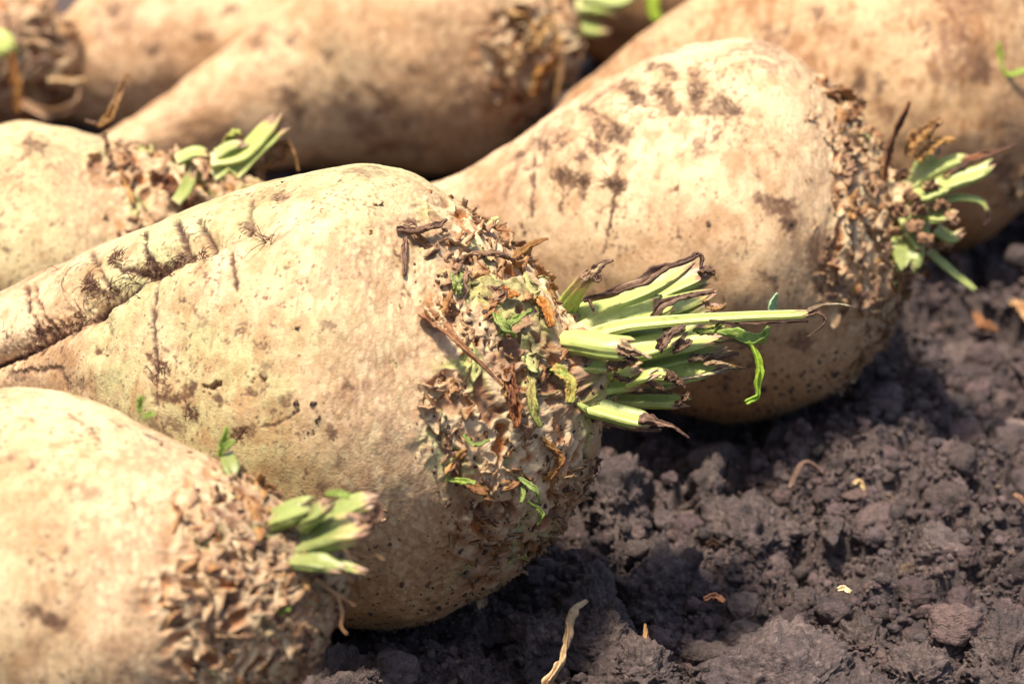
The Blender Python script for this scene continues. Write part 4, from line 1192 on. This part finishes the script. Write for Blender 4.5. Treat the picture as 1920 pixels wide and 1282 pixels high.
def clod(px, py, wpx, hpx, deep, seed, label, rough=1.0, blocky=.5, tint=1.0, sink=.35, tilt=(0, 0, 0)):
    p = ground_at(px, py + hpx * .3, .004)
    d = (p - CAM) @ F
    v, f = ICO[7 if wpx > 300 else 6]
    q = clod_shape(v, seed, rough, blocky, gran=1.8 if wpx > 300 else 1.0)
    s = np.array([wpx * .5 * K * d, deep, hpx * .5 * K * d * 1.05])
    nn = nrm(q / s)
    q = q * s
    q = q + nn * grain(q, seed)[:, None] * rough
    q = q @ np.array(Matrix.Rotation(tilt[1], 3, 'Y') @ Matrix.Rotation(tilt[0], 3, 'X')).T
    zc = ground_z(p[0], p[1])
    c = np.array([p[0], p[1], zc + s[2] * (1 - 2 * sink)])
    q = q + c
    base = np.array([c[0], c[1], q[:, 2].min()])
    o = new_mesh("soil_clod", q, None, f, soil_color(q, None) * tint, True, M_SOIL, None, base)
    tag(o, label, "soil clod", "large clods lying on the soil")
    return o


clod(735, 1258, 370, 110, .030, 1, "long low clod at the bottom edge just right of the front beet's crown", rough=.8, blocky=.4, sink=.35)
clod(1250, 1290, 230, 120, .020, 2, "pale topped clod cut by the bottom edge below the dry shred", rough=.9, blocky=.4, tint=1.15, sink=.40)
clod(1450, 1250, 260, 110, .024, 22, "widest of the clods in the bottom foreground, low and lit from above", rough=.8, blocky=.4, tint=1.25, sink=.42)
clod(1600, 1290, 200, 110, .018, 23, "rough clod at the bottom edge right of the widest foreground clod", rough=1.0, blocky=.4, tint=1.1, sink=.38)
clod(1400, 1170, 170, 80, .016, 24, "small humped clod behind the widest foreground clod", rough=1.0, blocky=.5, tint=1.1, sink=.36)
clod(1225, 995, 190, 110, .022, 3, "rounded clod with a smooth crest right of the middle beet's crown", rough=.8, blocky=.3, sink=.3)
clod(1130, 1085, 170, 170, .020, 4, "steep faced clod below the rounded crest, beside the middle beet's underside", rough=.8, blocky=.6, sink=.3)
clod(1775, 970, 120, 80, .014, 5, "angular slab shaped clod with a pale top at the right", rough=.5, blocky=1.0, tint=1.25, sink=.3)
clod(1405, 895, 160, 130, .020, 6, "upright rough clod below the green stalk stubs", rough=.9, blocky=.5, sink=.3)
clod(1330, 855, 90, 110, .014, 7, "narrow dark clod directly under the stalk stubs", rough=.8, blocky=.6, sink=.3)
clod(1517, 1052, 62, 60, .010, 8, "small dark wedge shaped clod with a sharp edge in the middle of the open soil", rough=.4, blocky=1.0, tint=.7, sink=.25)
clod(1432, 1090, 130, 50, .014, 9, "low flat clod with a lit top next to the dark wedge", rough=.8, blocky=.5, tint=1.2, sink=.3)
clod(1880, 1130, 150, 150, .024, 10, "large rough clod cut by the right edge of the picture", rough=1.0, blocky=.4, sink=.3)
clod(1560, 945, 55, 50, .010, 11, "small blocky clod left of the pale slab", rough=.4, blocky=1.0, sink=.25)
clod(1010, 1120, 120, 110, .016, 12, "lumpy clod touching the shadow under the middle beet", rough=.9, blocky=.5, sink=.3)
clod(900, 1160, 120, 120, .016, 13, "dark clod tucked close to the belly of the middle beet", rough=.9, blocky=.6, sink=.3)
clod(1160, 880, 130, 120, .018, 14, "shaded clod right beside the tip of the middle beet's crown", rough=.8, blocky=.5, sink=.3)
clod(1620, 1110, 120, 80, .014, 15, "crumbly mound right of the flat lit clod", rough=1.1, blocky=.4, sink=.3)
clod(1720, 1200, 110, 90, .014, 16, "squat clod at the lower right between the foreground clods and the right edge", rough=.9, blocky=.7, sink=.3)
clod(1640, 720, 110, 70, .016, 17, "blurred clod below the spotted beet's crown", rough=.9, blocky=.5, sink=.3)
clod(1800, 590, 130, 70, .018, 18, "blurred pale clod behind, under the dangling green stalk", rough=.9, blocky=.5, tint=1.2, sink=.3)
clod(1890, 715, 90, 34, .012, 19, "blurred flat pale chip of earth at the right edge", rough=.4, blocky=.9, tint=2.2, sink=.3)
clod(1215, 1235, 130, 80, .014, 20, "knobbly clod at the bottom beside the thin dry shred", rough=1.0, blocky=.5, sink=.3)

# loose crumbs: nobody could count them
rng = np.random.RandomState(4)
acc = Acc()


def crumbs(n, lo, hi, level, variants, xr=(-.04, .29), yr=(.655, 1.12), lift=.45):
    v, f = ICO[level]
    shp = np.array([clod_shape(v, 500 + level * 50 + k, 1.0, .6, level) for k in range(variants)])
    x, y = rng.uniform(*xr, n), rng.uniform(yr[0], yr[1], n)
    s = lo + (hi - lo) * rng.rand(n) ** 2.2
    z = ground_z(x, y) + s * rng.uniform(-.3, lift, n)
    cap = CAP[np.clip(np.searchsorted(gy, y), 0, ny - 1), np.clip(np.searchsorted(gx, x), 0, nx - 1)]
    p = np.stack([x, y, z], 1)
    u, w, d = proj(p)
    ok = (u > 480) & (u < 2100) & (w < 1400) & (w > 300) & (z + s * 1.1 < cap)
    p, s = p[ok], s[ok]
    n = len(p)
    q = shp[rng.randint(variants, size=n)] * s[:, None, None] * np.stack([rng.uniform(.8, 1.3, n), np.ones(n), rng.uniform(.6, 1, n)], 1)[:, None]
    for ax in (0, 1):
        a = rng.uniform(0, 6.28, n)[:, None]
        i, j = ((0, 1), (1, 2))[ax]
        qi, qj = q[..., i] * np.cos(a) - q[..., j] * np.sin(a), q[..., i] * np.sin(a) + q[..., j] * np.cos(a)
        q[..., i], q[..., j] = qi, qj
    q = q + p[:, None]
    cl = SOIL * rng.uniform(.65, 1.5, (n, 1)) * np.stack([rng.uniform(.95, 1.15, n), np.ones(n), rng.uniform(.9, 1.05, n)], 1)
    cl = np.where(rng.rand(n, 1) < .012, C3(.22, .15, .105), cl)
    ff = (f[None] + (np.arange(n) * len(v))[:, None, None]).reshape(-1, 3)
    acc.add(q.reshape(-1, 3), None, ff, np.repeat(cl, len(v), 0))


crumbs(900, .0025, .0075, 4, 10)
crumbs(19000, .0008, .0028, 3, 14)
crumbs(45000, .0005, .0012, 2, 8)
crumbs(90000, .00028, .0006, 1, 8, lift=.9)
o = acc.build("soil_crumbs", M_SOIL)
tag(o, "loose soil crumbs scattered over the ground", "soil crumbs", kind="stuff")

# ------------------------------------------------------------------ small dry litter on the soil
def litter(name, label, cat, path, w, c0, c1, lift=.004, curl=1.2, crumple=.4, seed=0, roll=0, group=None, teeth=.35, twist=0.0):
    pts = []
    for i, (x, y) in enumerate(path):
        q = ground_at(x, y, .006)
        l = lift[i] if hasattr(lift, '__len__') else lift
        pts.append([q[0], q[1], max(ground_z(q[0], q[1]), -.002) + l])
    pts = np.array(pts)
    d = (pts[0] - CAM) @ F
    o = sheet(None, pts[0], pts, np.array(w) * K * d, c0=c0, c1=c1, curl=curl, crumple=crumple, seed=seed, name=name, mat=M_STRAW, roll=roll, teeth=teeth, twist=twist)
    o.location = pts[0]
    tag(o, label, cat, group)
    return o


litter("straw", "pale twisted dry straw strand lying at the bottom of the soil", "straw", [(1022, 1272), (1052, 1236), (1066, 1190), (1076, 1155), (1100, 1137)], [9, 8, 8, 7, 2], C3(.62, .45, .26), C3(.40, .25, .13), lift=[.006, .006, .008, .009, .010], seed=3, crumple=.8, teeth=.45, twist=1.5)
litter("straw", "short thin ochre shred on the soil right of the long straw strand", "straw", [(1205, 1245), (1204, 1215), (1212, 1190), (1210, 1170)], [4, 6, 6, 2], C3(.50, .32, .14), C3(.32, .18, .08), lift=.008, seed=4, crumple=.8, twist=1.)
litter("leaf_fragment", "small curled rust coloured leaf fragment among the clods", "leaf bit", [(1322, 1118), (1340, 1113), (1358, 1122)], [6, 8, 5], C3(.20, .09, .045), C3(.13, .06, .04), lift=.007, seed=5)
litter("leaf_fragment", "tiny orange chip lying on the rounded clod's slope", "leaf bit", [(1326, 1022), (1336, 1018), (1346, 1021)], [4, 7, 4], C3(.30, .15, .07), C3(.25, .11, .05), lift=.008, seed=6, teeth=.15)
litter("leaf_fragment", "yellowish flat flake on the soil below the right hand beet", "leaf bit", [(1600, 918), (1610, 915), (1620, 919)], [3, 4, 3], C3(.65, .48, .25), C3(.5, .33, .16), lift=.008, seed=7, teeth=.15)
litter("leaf_fragment", "cream flake lying on the bottom foreground clods", "leaf bit", [(1568, 1178), (1580, 1176), (1590, 1182)], [4, 6, 4], C3(.75, .62, .38), C3(.6, .45, .25), lift=.020, seed=8, teeth=.15)
litter("leaf_fragment", "pinkish brown flake at the bottom edge between two clods", "leaf bit", [(1212, 1262), (1224, 1255), (1238, 1260)], [7, 10, 6], C3(.42, .24, .16), C3(.3, .16, .1), lift=.006, seed=9)
litter("leaf_fragment", "thin arched brown fibre on the soil below the stalk stubs", "leaf bit", [(1480, 892), (1510, 880), (1545, 878)], [3, 4, 2], C3(.30, .19, .14), C3(.2, .12, .09), lift=[.004, .010, .006], seed=10)
litter("leaf_fragment", "blurred orange curl of dry leaf near the right edge", "leaf bit", [(1830, 590), (1842, 612), (1870, 620)], [8, 12, 6], C3(.34, .16, .07), C3(.25, .12, .06), lift=.008, seed=11)
litter("leaf_fragment", "blurred pale ochre leaf scrap at the right edge", "leaf bit", [(1895, 578), (1912, 590), (1925, 610)], [8, 14, 10], C3(.6, .38, .2), C3(.4, .22, .1), lift=.010, seed=12)
litter("leaf_fragment", "small pink chip on the soil at the far right", "leaf bit", [(1900, 950), (1912, 955), (1925, 958)], [4, 6, 4], C3(.3, .17, .11), C3(.24, .13, .08), lift=.008, seed=13, teeth=.15)
